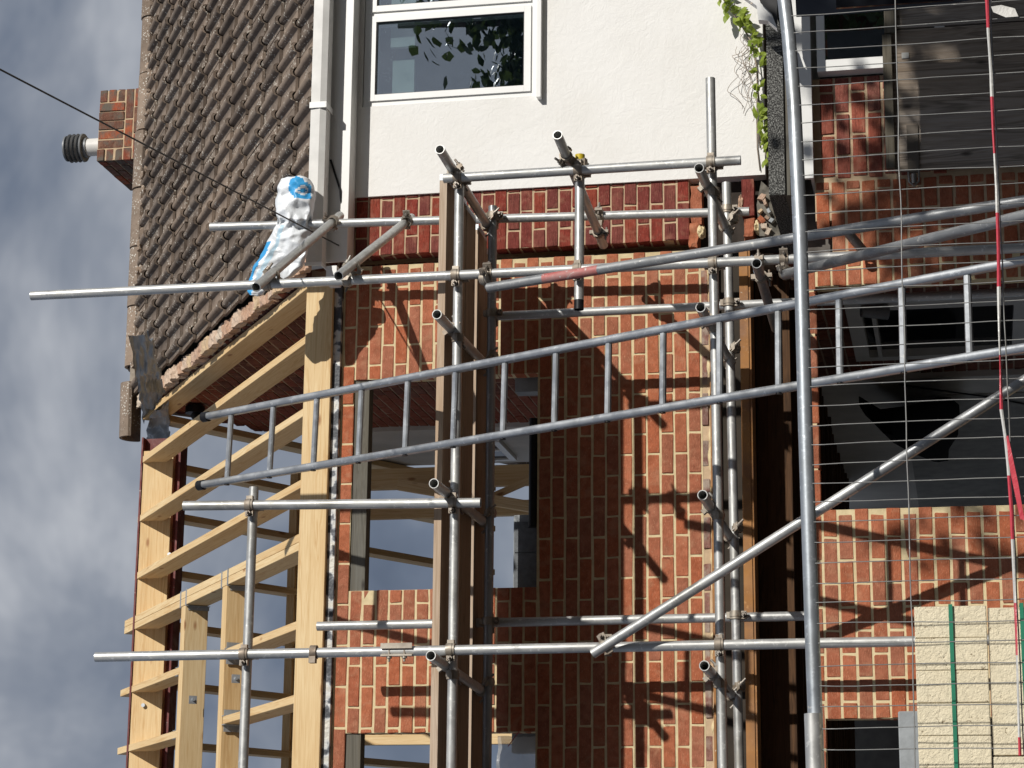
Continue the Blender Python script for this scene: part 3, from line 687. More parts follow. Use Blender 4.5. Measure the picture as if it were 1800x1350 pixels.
for i, (x0_, x1_) in enumerate(((3.712, 4.455), (4.463, 5.0), (5.006, 5.7))):
    bar('panel', ((x0_+x1_)/2, -1.185, .15), ((x0_+x1_)/2, -1.185, 1.885), x1_-x0_, .018, PLY, ply, (0, -1, 0))
bar('batten', (3.72, -1.215, 1.905), (4.42, -1.215, 1.905), .035, .045, GREYW, ply); bar('batten', (4.43, -1.212, 1.885), (5.6, -1.212, 1.885), .03, .06, GREYW, ply)
hp = at(1605, 270, Y=-1.205)
b = MB(); b.box((hp.x-.10, -1.204, hp.z-.028), (hp.x+.15, -1.1965, hp.z+.028)); hinge = b.build('strap_hinge', simple('brown_strap', (.13, .11, .09), .6, .3), ply)
b = MB(); b.path([(hp.x-.09, -1.21, hp.z+.026), (hp.x-.15, -1.22, hp.z+.024), (hp.x-.175, -1.222, hp.z), (hp.x-.15, -1.22, hp.z-.024), (hp.x-.09, -1.21, hp.z-.026)], .006); b.cyl((hp.x-.16, -1.215, hp.z), (hp.x-.11, -1.215, hp.z), .014, 10); b.build('shackle', BOLT, hinge)
b = MB(); b.box((4.30, -1.200, 1.80), (4.33, -1.1945, 1.835)); b.build('paper_label', simple('white_label', (.5,.5,.48), .8), ply)
can = thing('door_canopy', (4.7, -1.4, 2.4), 'dark curved door canopy with white side bracket', 'canopy')
pl = [(1288, -20), (1330, 10), (1333, 35), (1350, 36), (1366, 50), (1364, 40), (1355, 20), (1333, 0), (1325, -25)]
q = [at(*p_, Y=-1.55) for p_ in pl]; n_ = len(q); b = MB()
b.add([tuple(v) for v in q] + [tuple(v+Vector((0, .05, 0))) for v in q], [tuple(range(n_)), tuple(range(2*n_-1, n_-1, -1))] + [(i, n_+i, n_+(i+1) % n_, (i+1) % n_) for i in range(n_)])
b.build('side_bracket', UPVC, can)
b = MB(); sp = at(1321, 6, Y=-1.556); b.cyl(sp, sp+Vector((0, -.004, 0)), .006, 8); b.build('screw', BOLT, can)
PC = [at(*p_, Y=-1.60) for p_ in ((1366, 55), (1364, 42), (1356, 21), (1336, 1), (1325, -28))]
b = MB(); b.grid([[v_ + Vector((.5*t_, .03, 0)) for t_ in (0, .5, 1)] for v_ in PC]); b.grid([[v_ + Vector((.5*t_, .07, -.02)) for t_ in (0, .5, 1)] for v_ in PC][::-1])
b.build('canopy_sheet', simple('dark_polycarbonate', (.03,.03,.033), .4), can)

# a dark car stands in the drive to the right
car = thing('parked_car', (4.6, -3.2, 0), 'dark slate car, only its roof edge visible beside the white bracket', 'car')
cp = [at(*p_, Y=-2.6) for p_ in ((1400, 30), (1500, 24), (1640, 12), (1800, -16))]
P_ = []
for i, c_ in enumerate(cp):
    P_.append([c_ + Vector((.0, 0, 0)), c_ + Vector((.02, -.02, 0)), c_ + Vector((.10, -.05, 0)), c_ + Vector((.5, -.10, 0)), c_ + Vector((.9, .1, 0)), c_ + Vector((.9, .5, 0)), c_ + Vector((.30, .5, 0)), c_])
b = MB(); b.grid(P_); b.add([tuple(v) for v in P_[0][:7]], [tuple(range(7))]); b.build('bodywork', simple('slate_car_paint', (.045,.052,.066), .5, 0, .1, 3, 0, 10, .3), car)
c_ = at(1470, -4, Y=-2.72); b = MB(); b.box((c_.x-.06, c_.y-.03, c_.z-.5), (c_.x+.5, c_.y-.015, c_.z)); b.build('side_glass', simple('tinted_glass', (.012,.014,.018), .08), car)

# ================================================================== TIMBER ROOF FRAME
tim = thing('timber_roof_frame', (2, 0, 5.07), 'new pale pine roof frame of rafters and beams on the extension', 'roof frame')
RS = .694; RY0, RZ0 = .05, 5.243
SR = Vector((0, 1, RS)).normalized(); NRR = Vector((0, -RS, 1)).normalized()
def rp(y): return RZ0 + (y-RY0)*RS
def rafter(xc, y0, y1, mat=PINE, wd=.047, dp=.15, nm='rafter'):
    off = NRR*(-dp/2)
    return bar(nm, Vector((xc, y0, rp(y0))) + off, Vector((xc, y1, rp(y1))) + off, wd, dp, mat, tim, NRR)
bar('wall_plate_beam', (.2, -.005, 5.149), (3.63, -.005, 5.149), .11, .154, PINE, tim)
bar('wall_plate_strip', (.2, .063, 5.11), (3.70, .063, 5.11), .024, .06, PINE, tim)
for xc in (3.665, 3.338, 2.912, 2.50): rafter(xc, .06, 3.17)
rafter(2.192, .06, 3.36); rafter(2.143, .06, 3.36)
XB = (1.70, 1.292, .88)
def sy(px): p_ = on_slope(*px, RZ0, RY0, RS); return p_.y
yh1, yh2 = sy((318, 1200)), sy((391, 1180))
for xc in XB:
    rafter(xc, yh1+.03, 3.38); rafter(xc, .06, yh2-.04)
for yh in (yh1, yh2):
    bar('trimmer', Vector((.3, yh, rp(yh))) - NRR*.078, Vector((2.117, yh, rp(yh))) - NRR*.078, .05, .155, PINE, tim, NRR)
    bar('trimmer', Vector((.3, yh+.045*math.cos(TH), rp(yh)+.045*math.sin(TH))) - NRR*.078, Vector((2.117, yh+.045*math.cos(TH), rp(yh)+.045*math.sin(TH))) - NRR*.078, .05, .155, PINE, tim, NRR)
    for yo in (-.035, .075):
        P_ = Vector((2.168, yh+yo, rp(yh+yo))); b = MB()
        b.box((-.054, -.011, -.001), (.054, .011, .003), 0, frame(P_, EX, SR, NRR)); b.box((-.0565, -.011, -.16), (-.0525, .011, .0), 0, frame(P_, EX, SR, NRR)); b.build('joist_hanger', HANG, tim)
    b = MB(); P_ = Vector((2.10, yh, rp(yh)))
    b.box((-.012, -.03, -.16), (.012, -.0265, -.02), 0, frame(P_, EX, SR, NRR)); b.build('joist_hanger', HANG, tim)
for xc in XB[:2]:
    for yh, sg in ((yh1+.075, 1), (yh2-.028, -1)):
        for so_ in (-1, 1):
            P_ = Vector((xc+so_*.0265, yh+sg*.02, rp(yh+sg*.02))); b = MB()
            b.box((-.002, -.03, -.15), (.002, .03, .002), 0, frame(P_, EX, SR, NRR))
            b.box((0 if so_ > 0 else -.04, -.003-sg*.022, -.13), (.04 if so_ > 0 else 0, .003-sg*.022, -.01), 0, frame(P_, EX, SR, NRR)); b.build('joist_hanger', HANG, tim)
for px, Yv in (((410, 1197), yh2-.03), ((337, 1233), yh1-.03)):
    P_ = on_slope(*px, RZ0-.10, RY0, RS); b = MB(); P_ = Vector((P_.x, Yv, rp(Yv)-.075))
    b.box((-.026, -.006, -.026), (.026, -.002, .026), 0, frame(P_, EX, SR, NRR)); b.cyl(P_-SR*.006, P_-SR*.022, .010, 6); b.build('plate_washer', HANG, tim)
bar('ridge_timber', (.3, 3.145, 7.255), (3.40, 3.145, 7.255), .05, .225, PINE, tim)
for px in ((597//2+1, 975), (253, 1240)):
    P_ = at(*px, Y=3.118); b = MB(); b.cyl(P_, P_-Vector((0, .02, 0)), .014, 8); b.build('ridge_bolt', HANG, tim)
b = MB(); b.box((.3, 3.171, 7.10), (3.5, 3.181, 7.385)); b.box((.3, 3.11, 7.085), (3.5, 3.25, 7.0995)); b.box((.3, 3.112, 7.372), (3.5, 3.25, 7.384)); b.build('ridge_steel', REDO, tim)
for xc in (3.64, 3.30, 2.94, 2.53, 2.16, 1.745, 1.33, .9):
    a = Vector((xc, 3.2, 7.30)); d = Vector((0, 1, -.62)).normalized(); nn_ = Vector((0, .62, 1)).normalized()
    bar('back_rafter', a - nn_*.06, a + d*3.4 - nn_*.06, .047, .14, PINE, tim, nn_)
bar('purlin', (.3, 4.30, 6.44), (3.45, 4.30, 6.44), .10, .22, PINE, tim)
bar('purlin', (.3, 4.22, 6.57), (3.45, 4.22, 6.57), .05, .06, PINE, tim)
for ya, yb in ((822, 858), (884, 910)):
    a, c = at(760, ya, Y=4.35), at(760, yb, Y=4.35); xm = (a.x+c.x)/2
    bar('stud', (xm, 4.36, 4.2), (xm, 4.36, 6.33), abs(a.x-c.x), .06, PINE, tim, (0, -1, 0))
for xc in (2.2, 1.45):
    bar('stud', (xc, 4.36, 4.2), (xc, 4.36, 6.33), .09, .05, PINE, tim, (0, -1, 0))
bar('brace', at(868, 872, Y=4.28), at(945, 838, Y=4.28), .03, .05, PINE, tim)
bar('tie', at(700, 852, Y=4.2), at(945, 893, Y=4.2), .05, .08, PINE, tim)

# ================================================================== SCAFFOLD
scf = thing('tube_scaffold', (2.2, -1.3, 0), 'galvanised tube and coupler scaffold in front of the brick extension', 'scaffold')
RT_ = .02415
TB = {}
def tube(name, p0, p1, mat=GALV, bands=None):
    p0, p1 = Vector(p0), Vector(p1); L = (p1-p0).length; ax = (p1-p0).normalized(); ay = ax.orthogonal().normalized(); az = ax.cross(ay)
    b = MB()
    if bands:
        for t0, t1, mi in bands: b.cyl((L*t0-L/2, 0, 0), (L*t1-L/2, 0, 0), RT_ + (.0004 if mi else 0), 22, None, mi, False, .0205)
        me = b.mesh(name, mat)
    else:
        b.cyl((-L/2, 0, 0), (L/2, 0, 0), RT_, 22, None, 0, False, .0205); me = b.mesh(name, mat)
    return put(name, me, scf, frame((p0+p1)/2, ax, ay, az))
YF, YL, YI, YJ = -1.36, -1.308, -.45, -.502
tube('standard', (3.236, YF, .03), (3.238, YF, 6.316)); tube('standard', (1.376, YF, .03), (1.357, YF, 5.858))
tube('standard', (3.757, YF, 2.629), (3.750, YF, 4.13)); tube('standard', (2.078, YF, 3.917), (2.106, YF, 5.434))
tube('standard', (3.788, YI, 2.676), (3.864, YI, 5.678)); tube('standard', (3.277, YI, .03), (3.274, YI, 4.057)); tube('standard', (1.632, YI, .03), (1.617, YI, 4.99))
tube('ledger', (.3, YL, 4.055), (3.748, YL, 4.060)); tube('ledger', (.3, YJ, 4.054), (3.877, YJ, 4.058), GALVD)
tube('ledger', (.3, YL, 2.758), (4.216, YL, 2.780)); tube('ledger', (.3, YJ, 2.762), (3.937, YJ, 2.790))
tube('guard_rail', (.3, YL, 5.092), (2.200, YL, 5.089))
tube('guard_rail', (3.045, YL, 3.445), (3.852, YL, 3.441), [GALV, BLACKP, YELP], [(0, .06, 1), (.06, .945, 0), (.945, 1, 2)])
TZ = 4.103
for xa, xb, ye in ((3.812, 3.775, -1.62), (2.965, 3.00, -1.62), (2.128, 2.15, -1.62), (1.306, 1.262, -1.62)): tube('transom', (xa, ye, TZ-.012), (xb, -.38, TZ-.012))
for xa, xb in ((3.645, 3.70), (2.946, 2.99), (2.038, 2.035), (1.243, 1.225)): tube('transom', (xa, -1.6, 2.808), (xb, -.40, 2.80))
tube('transom', (3.151, -1.6, 2.538), (3.165, -.35, 2.555), GALVD)
tube('transom', (3.858, -1.6, 3.503), (3.680, -.33, 3.478))
tube('transom', (3.152, -1.6, 5.021), (3.93, -.33, 4.965)); tube('transom', (3.19, -1.6, 4.598), (3.895, -.33, 4.555))
tube('brace', at(858, 506, Y=-1.43), at(1830, 348, Y=-2.5), [GALVD, REDP], [(0, .115, 0), (.115, .225, 1), (.225, 1, 0)])
tube('raker', at(1380, 482, Y=-1.52), at(1830, 372, Y=-3.4), GALVD)
tube('brace', at(1042, 1149, Y=-1.43), at(1830, 650, Y=-1.9), [GALV, GALVD], [(0, .60, 0), (.60, 1, 1)])
tube('brace', at(1487, 405, Y=-1.3), at(1525, 450, Y=-1.12), GALVD)

# couplers: two bands round the tubes, a saddle between, eye-bolts with nuts
def coupler(pa, da, pb, db, side=1):
    pa, pb, da, db = Vector(pa), Vector(pb), Vector(da).normalized(), Vector(db).normalized()
    b = MB(); hw = .021
    for p_, d_, o_ in ((pa, da, pb), (pb, db, pa)):
        b.cyl(p_-d_*hw, p_+d_*hw, .0305, 18, None, 0, False, .0245)
        b.cyl(p_-d_*.009, p_+d_*.009, .0335, 18, None, 0, False, .030)
    mid = (pa+pb)/2; n_ = (pb-pa); n_ = n_.normalized() if n_.length > 1e-4 else da.cross(db)
    b.box((-.018, -.018, -.02), (.018, .018, .02), 0, frame(mid, da, (n_.cross(da)).normalized(), n_))
    for p_, d_, s_ in ((pa, da, side), (pb, db, -side)):
        t_ = d_.cross(n_).normalized()*s_
        b.box((-.020, -.008, -.010), (.020, .020, .010), 0, frame(p_+t_*.036, d_, t_, n_))
        b.box((-.016, -.006, -.012), (.016, .012, .012), 0, frame(p_-t_*.034, d_, -t_, n_))
    o = b.build('coupler', COUP, scf)
    for p_, d_, s_, nn2 in ((pa, da, side, -n_), (pb, db, -side, n_)):
        t_ = d_.cross(n_).normalized()*s_; q_ = p_ + t_*.043; b2 = MB()
        b2.cyl(q_ - nn2*.03, q_ + nn2*.052, .0062, 8); b2.cyl(q_ + nn2*.010, q_ + nn2*.024, .0125, 6); b2.cyl(q_ + nn2*.007, q_ + nn2*.010, .016, 10); b2.build('bolt', BOLT, o)
Xv, Yv_, Zv = Vector((1, 0, 0)), Vector((0, 1, 0)), Vector((0, 0, 1))
for x_, z_ in ((3.237, 4.06), (1.366, 4.055), (3.75, 4.058), (2.085, 4.056), (3.237, 2.774), (1.370, 2.765), (3.756, 2.777)): coupler((x_, YF, z_), Zv, (x_, YL, z_), Xv, 1)
coupler((1.36, YF, 5.09), Zv, (1.36, YL, 5.09), Xv); coupler((2.10, YF, 5.09), Zv, (2.10, YL, 5.09), Xv)
coupler((3.237, YF, 3.444), Zv, (3.237, YL, 3.444), Xv); coupler((3.753, YF, 3.442), Zv, (3.753, YL, 3.442), Xv)
for x_, z_ in ((3.823, 4.058), (3.275, 4.056), (1.62, 4.056), (3.79, 2.789), (3.276, 2.785), (1.628, 2.773)): coupler((x_, YI, z_), Zv, (x_, YJ, z_), Xv, -1)
for x_, y_ in ((3.80, -1.36), (2.975, -1.37), (2.135, -1.37), (1.30, -1.37)): coupler((x_, YL, TZ-.012), Yv_, (x_-.05, YL, 4.056), Xv, -1)
for x_ in (3.66, 2.96, 2.038, 1.238): coupler((x_, YL, 2.808), Yv_, (x_-.045, YL, 2.768), Xv, -1)
for x_, z_ in ((3.775, TZ-.012), (2.998, TZ-.012), (2.149, TZ-.012), (1.265, TZ-.012), (3.695, 2.80), (2.985, 2.80), (2.035, 2.80), (1.225, 2.80)): coupler((x_, YJ, z_), Yv_, (x_+.04, YJ, z_-.04), Xv, 1)
coupler((3.826, YF-.02, 3.50), Yv_, (3.80, YL, 3.45), Xv); coupler((3.70, -.5, 3.48), Yv_, (3.81, -.5+.05, 3.48), Zv)
coupler((3.155, -1.36, 2.541), Yv_, (3.237, -1.36, 2.545), Zv)
for z0_, xn, xf in ((5.01, 3.28, 3.852), (4.589, 3.30, 3.83)):
    dd = Vector((.67, 1.27, -.04)); coupler((xn, YF+.0, z0_), dd, (3.238, YF+.0, z0_+.03), Zv); coupler((xf, -.47, z0_-.045), dd, (3.84, YI, z0_-.04), Zv)
p_ = at(853, 490, Y=-1.42); coupler(p_, at(1200, 450, Y=-1.8)-p_, (3.237, YF, p_.z), Zv)
p_ = at(1065, 1133, Y=-1.43); coupler(p_, at(1800, 668, Y=-1.9)-p_, (1.37, YF, p_.z), Zv)
p_ = at(1382, 480, Y=-1.50); coupler(p_, at(1800, 380, Y=-3.3)-p_, (3.236, YF, p_.z+.02), Zv)
# swivel clamp round the second standard and the sleeve plate
p_ = Vector((1.364, YF, at(552, 1143, Y=YF).z)); b = MB(); b.cyl(p_-Zv*.016, p_+Zv*.016, .034, 16, None, 0, False, .0245); b.box((-.02, -.035, -.016), (.012, .0, .016), 0, Matrix.Translation(p_+Vector((-.035, 0, 0)))); b.build('coupler', COUP, scf)
za, zb = at(672, 1142, Y=YF).z, at(727, 1141, Y=YF).z; b = MB(); b.box((1.372, YF-.036, zb), (1.398, YF-.028, za)); b.box((1.336, YF-.034, zb), (1.344, YF-.0, za))
for z_ in (za-.04, zb+.04): b.cyl((1.40, YF-.02, z_), (1.31, YF-.02, z_), .006, 8); b.cyl((1.335, YF-.02, z_), (1.325, YF-.02, z_), .013, 6)
b.build('sleeve_coupler', COUP, scf)
# dark sleeve on the long brace is painted metal; boards
for i, (y0_, y1_, z_, lab, x1_) in enumerate(((-1.292, -1.068, 0, 'outermost scaffold board with its pale sunlit front edge, spanning the platform', 3.795), (-1.063, -.838, 0, 'second scaffold board behind the outermost one on the platform', 3.80), (-.834, -.610, 0, 'third scaffold board from the outer edge of the platform', 3.785), (-.545, -.320, 0, 'fourth scaffold board from the outer edge, its front edge a thin lit line', 3.765), (-.315, -.090, 0, 'innermost scaffold board, tight against the brick wall', 3.70))):
    o = bar('scaffold_board', (.25, (y0_+y1_)/2, 4.147+z_), (x1_, (y0_+y1_)/2, 4.147+z_+rng.uniform(-.002, .002)), y1_-y0_, .038, BOARD if i else BOARD, None, (0, 0, 1), .003)
    tag(o, lab, 'scaffold board', 'boards of the scaffold platform')
    b = MB(); b.box((x1_-.03, y0_-.001, 4.127), (x1_+.001, y1_+.001, 4.1675)); b.build('end_band', HANG, o)
    b = MB(); b.box((.26, y0_-.0015, 4.1285), (x1_-.031, y0_-.0002, 4.1655)); e2 = b.build('front_edge', BOARDE, o)

# ================================================================== LADDER
lad = thing('ladder', (2.5, -3.4, 0), 'long aluminium pole ladder leaning against the scaffold', 'ladder')
a0, a1 = Vector((2.668, -.9, 5.506)), at(1800, 458, Y=-2.95); b0_, b1_ = Vector((2.303, -.9, 5.515)), at(1800, 612, Y=-2.95)
def ext_(p, q, z): t_ = (z-p.z)/(q.z-p.z); return p + (q-p)*t_
a2, b2_ = ext_(a0, a1, .02), ext_(b0_, b1_, .02)
for p0, p1 in ((a0, a2), (b0_, b2_)):
    ax = (p1-p0).normalized(); L = (p1-p0).length; az = Vector((1, 0, 0)); az = (az-ax*az.dot(ax)).normalized(); ay = az.cross(ax); b = MB(); n_ = 16
    pr = [(.019*math.copysign(abs(math.cos(t_))**.7, math.cos(t_)), .024*math.copysign(abs(math.sin(t_))**.7, math.sin(t_))) for t_ in [2*math.pi*i/n_ for i in range(n_)]]
    b.add([(-L/2, y_, z_) for z_, y_ in pr] + [(L/2, y_, z_) for z_, y_ in pr], [(i, (i+1) % n_, n_+(i+1) % n_, n_+i) for i in range(n_)] , 0, True)
    b.add([(-L/2, y_, z_) for z_, y_ in pr], [tuple(range(n_))]); st_ = put('stile', b.mesh('stile', ALU), lad, frame((p0+p1)/2, ax, ay, az))
    b = MB(); b.cyl(p0-ax*.012, p0+ax*.028, .027, 14); b.build('end_cap', BLACKP, lad)
def stile_at(p, q, px):                                     # parameter along the stile where it meets photo column px
    lo, hi = 0., 1.
    for _ in range(40):
        mid = (lo+hi)/2; v = p+(q-p)*mid-CAM; x_ = 900-FPX*v.dot(up)/v.dot(fw)
        if x_ < px: lo = mid
        else: hi = mid
    return (lo+hi)/2
t0, t9 = stile_at(a0, a2, 407), stile_at(a0, a2, 1166); dt = (t9-t0)/9; tt = t0
while tt < .99:
    pa, pb = a0+(a2-a0)*tt, b0_+(b2_-b0_)*tt
    bar('rung', pa, pb, .030, .024, ALU, lad, (a2-a0).cross(pb-pa), .006)
    ax = (pb-pa).normalized(); b = MB(); b.cyl(pb+ax*.016, pb+ax*.0225, .014, 10); b.build('rung_plug', BLACKP, lad); tt += dt

# ================================================================== ROOF BAG, OVERHEAD CABLE, PIPE, POLYTHENE
edg = [(311, 506, 532), (316, 497, 546), (330, 490, 553), (345, 486, 556), (360, 486, 554), (375, 488, 553), (386, 488, 551), (396, 485, 547), (410, 478, 545), (430, 468, 542), (450, 457, 541), (470, 448, 532), (488, 440, 512), (503, 436, 490), (514, 437, 470), (521, 441, 455)]
b = MB(); nv_, nh = 84, 60; P_ = []
def edge_at(y_):
    for (ya, la, ra), (yb, lb_, rb_) in zip(edg, edg[1:]):
        if y_ <= yb: t_ = (y_-ya)/(yb-ya); return la+(lb_-la)*t_, ra+(rb_-ra)*t_
    return edg[-1][1:]
for i in range(nv_+1):
    y_ = 311 + 210*i/nv_; l_, r_ = edge_at(y_); row = []; th = .085 if y_ < 388 else .06
    for k in range(nh+1):
        an = 2*math.pi*k/nh; s_ = .5-.5*math.cos(an); c_ = at(l_+(r_-l_)*s_, y_, Y=-.44)
        c_ = c_ - fw*(math.sin(an)*th*min(1, .35+(r_-l_)/90))
        cr_ = (.055*noise.voronoi(Vector((c_.x*13+c_.z*4, c_.y*13, c_.z*8-c_.x*3)))[0][0] + .02*noise.voronoi(c_*27)[0][0] + noise.noise(c_*6)*.03)
        neck = .018*math.exp(-((y_-388)/9)**2)*math.sin(an*11+noise.noise(c_*20)*2)
        row.append(c_ - fw*(cr_-.02+neck) + up*(.016*noise.noise(c_*17+Vector((9, 0, 0)))) + rt*(.014*noise.noise(c_*15+Vector((0, 0, 7)))))
    P_.append(row)
for i in range(nv_):
    y_ = 311 + 210*i/nv_
    for k in range(nh):
        s_ = .5-.5*math.cos(2*math.pi*(k+.5)/nh); mi = 0; fr = k < nh/2
        w_ = .03*noise.noise(Vector((i*.2, k*.2, 0)))
        if y_ > 425 and s_ < .11+w_+max(0, (y_-490)*.006): mi = 2
        elif y_ > 395 and (.20+w_ < s_ < .30+w_): mi = 1
        if y_ < 352 and .28 < s_ < .93 and fr and (abs((y_-333)*.9) + abs((s_-.62)*60) < 26 + 22*noise.noise(Vector((i*.16, k*.3, 4)))): mi = 2
        if y_ < 350 and mi == 2 and abs(math.hypot((y_-336), (s_-.70)*55)-6) < 2: mi = 0
        b.add([tuple(P_[i][k]), tuple(P_[i][k+1]), tuple(P_[i+1][k+1]), tuple(P_[i+1][k])], [(0, 1, 2, 3)], mi, True)
b.add([tuple(p) for p in P_[0][:-1]], [tuple(range(nh))], 0); b.add([tuple(p) for p in P_[-1][:-1]], [tuple(range(nh-1, -1, -1))], 1)
bag = bmesh.new(); me = b.mesh('plastic_bag', [BAGW, BAGL, BAGB]); bag.from_mesh(me); bmesh.ops.remove_doubles(bag, verts=bag.verts, dist=.0005); bag.to_mesh(me); bag.free()
tag(put('plastic_bag', me, None, Matrix.Identity(4)), 'crumpled white and blue plastic bag tied round the gutter end', 'bag')
A, B = at(606, 437, Y=-.12), at(0, 122, Y=-4.0); D_ = B-A
b = MB(); b.path([A + D_*t_ for t_ in [i*.11 for i in range(21)]], .0042, 6)
tag(b.build('overhead_cable', BLACKP), 'thin black overhead cable crossing the sky to the house eaves', 'cable')
b = MB(); p0, p1 = at(936, 736, Y=.06), at(938, 927, Y=.06); zc = 3.933
b.cyl((p0.x, .06, zc), (p1.x, .06, zc), .024, 18, None, 0, False, .020); b.cyl((p1.x+.03, .06, zc), (p1.x, .06, zc), .026, 18); tag(b.build('black_pipe', BLACKP), 'short black plastic pipe lying on the window opening sill', 'pipe')
b = MB(); P_ = []
for i in range(15):
    r_ = []
    for j in range(13):
        v = Vector((.80+.275*i/14, .03, 3.905+.21*j/12)); r_.append(v + Vector((.006*noise.noise(v*20), -.03*noise.noise(v*14) - .015*noise.noise(v*33), .006*noise.noise(v*16))))
    P_.append(r_)
b.grid(P_); pb_ = b.build('polythene_sheet', CLEAR); tag(pb_, 'clear polythene sheet hung in the lower left window opening', 'polythene')
bar('red_tape_strip', at(893, 1312, Y=-.02), at(914, 1284, Y=-.02), .002, .012, TRED, pb_, (0, -1, 0), 0)

# ================================================================== MESH FENCE, TAPE
fen = thing('mesh_fence_panel', (1.6, -5.8, 0), 'galvanised wire mesh site fence panel with thick top tube', 'fence')
FY = -5.8
def fp(x, y, dy=0): return at(x, y, Y=FY+dy)
tp = [fp(1364, -220), fp(1375, -30), fp(1386, 60), fp(1396, 180), fp(1407, 420), fp(1416, 760), fp(1428, 1120), fp(1438, 1400), fp(1446, 1600)]
b = MB(); fine = []
for i in range(len(tp)-1):
    for k in range(6): fine.append(tp[i].lerp(tp[i+1], k/6))
fine.append(tp[-1])
b.path(fine, .0205, 18); tt_ = b.build('top_tube', FTUBE, fen)
b = MB(); q0, q1 = fp(1433, 1255), fp(1438, 1400); b.cyl(q0+Vector((0, -.006, .006)), q1+Vector((0, -.006, .006)), .0235, 16); b.build('tube_sleeve', GALV, fen)
wx = fp(1500, 20).x + 3*.0553; k = 0
rgw = random.Random(5)
topz = lambda x_: fp(1375, -30).z + (fp(1438, 1400).z-fp(1375, -30).z)*((x_-fp(1375, -30).x)/(fp(1438, 1400).x-fp(1375, -30).x))
hz = [1.735, 1.475, 1.21]
while wx > .30:
    zt = topz(wx); b = MB(); pts = []; ph = rgw.uniform(0, 9)
    for i in range(34):
        z_ = zt - (zt-.12)*i/33; pts.append(Vector((wx + .0055*noise.noise(Vector((ph, z_*2.2, 0))) + .0026*noise.noise(Vector((ph+5, z_*7, 0))), FY-.012+.004*noise.noise(Vector((ph+3, z_*3, 0))), z_)))
    b.path(pts, .0014, 6); b.build('wire', WIRE, fen); wx -= .0553 + rgw.uniform(-.0025, .0025)
for xy0, xy1 in (((1572, -60), (1611, 1400)), ((1738, -60), (1800, 1330)), ((1915, -60), (1960, 1330))):
    b = MB(); a_, c_ = fp(*xy0), fp(*xy1); pts = [a_.lerp(c_, i/40) + Vector((0, -.015, .004*noise.noise(Vector((i*.35, xy0[0], 0))))) for i in range(41)]; b.path(pts, .0019, 6); b.build('wire', WIRE, fen)
for x_ in (2.9+.35, .15):
    b = MB(); b.cyl((x_, FY, .06), (x_, FY, topz(x_)), .0205, 16); b.build('side_post', GALV, fen)
b = MB(); pts = [(1731, -40), (1735, 5), (1737, 60), (1742, 130), (1746, 230), (1752, 330), (1755, 440), (1756, 520), (1757, 600), (1759, 660), (1760, 720), (1767, 770), (1772, 820), (1778, 900), (1781, 980), (1785, 1080), (1789, 1200), (1794, 1360)]
P_ = []; n_ = 0; col_ = []
fine = []
for i in range(len(pts)-1):
    for k in range(5): fine.append((pts[i][0]+(pts[i+1][0]-pts[i][0])*k/5, pts[i][1]+(pts[i+1][1]-pts[i][1])*k/5))
for i, p_ in enumerate(fine):
    wd = 6.0 + 2.5*noise.noise(Vector((i*.13, 3, 0))); tw = 1.5*noise.noise(Vector((i*.06, 9, 0)))
    a_ = fp(p_[0]-wd*.50*(1-.55*abs(tw)), p_[1], -.03-.008*tw); c_ = fp(p_[0]+wd*.50*(1-.55*abs(tw)), p_[1], -.03+.008*tw); P_.append([a_, a_.lerp(c_, .5)+Vector((0, -.004, 0)), c_])
for i in range(len(P_)-1):
    mi = 0 if int((fine[i][1]+70+34*noise.noise(Vector((fine[i][1]*.004, 2, 0))))/112) % 2 == 0 else 1
    for j in range(2): b.add([tuple(P_[i][j]), tuple(P_[i][j+1]), tuple(P_[i+1][j+1]), tuple(P_[i+1][j])], [(0, 1, 2, 3)], mi, True)
tp_ = b.build('barrier_tape', [TRED, TWHT]); tag(tp_, 'red and white barrier tape strung along the mesh fence', 'tape')
b = MB(); q = [fp(*p_, -.035) for p_ in ((1742, 12), (1760, 8), (1784, 14), (1790, 29), (1768, 31), (1746, 21))]; q2 = [v + Vector((0, .003+.01*noise.noise(v*30), 0)) for v in q]
b.add([tuple(v+Vector((0, -.012*noise.noise(v*25), 0))) for v in q], [(0, 1, 2, 5), (2, 3, 4, 5)], 0, True); b.build('tape_end', TWHT, tp_)
b = MB(); q = [fp(*p_, -.033) for p_ in ((1766, 770), (1772, 765), (1790, 850), (1801, 915), (1793, 912), (1776, 830))]; b.add([tuple(v) for v in q], [(0, 1, 4, 5), (1, 2, 3, 4)], 0, True); b.build('tape_loop', TRED, tp_)

# ================================================================== BLOCK STACK
BY = -5.45; tr = at(1606, 1066, Y=BY); ztop = tr.z; xr = tr.x; bh = .2015; bwd = .0915
def blk(x0_, x1_, z0_, z1_, y0_, y1_, lab):
    me = chamfer_box(x1_-x0_, y1_-y0_, z1_-z0_, .002, .0006, rb); me.materials.append(BLOCK)
    o = put('concrete_block', me, None, Matrix.Translation(((x0_+x1_)/2, y0_, (z0_+z1_)/2))); tag(o, lab, 'block', 'cream concrete blocks in the strapped stack')
orde = ['rightmost', 'second from the right', 'third from the right', 'fourth from the right', 'fifth from the right', 'sixth from the right', 'seventh from the right', 'eighth from the right']
for i in range(8):
    blk(xr-(i+1)*bwd+.001, xr-i*bwd-.0005, ztop-bh, ztop-.0005, BY+rb.uniform(-.003, .003), BY+.44, 'cream concrete block, %s in the top row of the strapped stack' % orde[i])
for i in range(2):
    blk(xr-.005-(i+1)*.418+.002, xr-.005-i*.418-.002, ztop-2*bh-.004, ztop-bh-.004, BY+rb.uniform(-.004, .004)+.002, BY+.10, 'cream concrete block laid lengthwise, %s in the second row of the stack' % ('right one' if i == 0 else 'left one'))
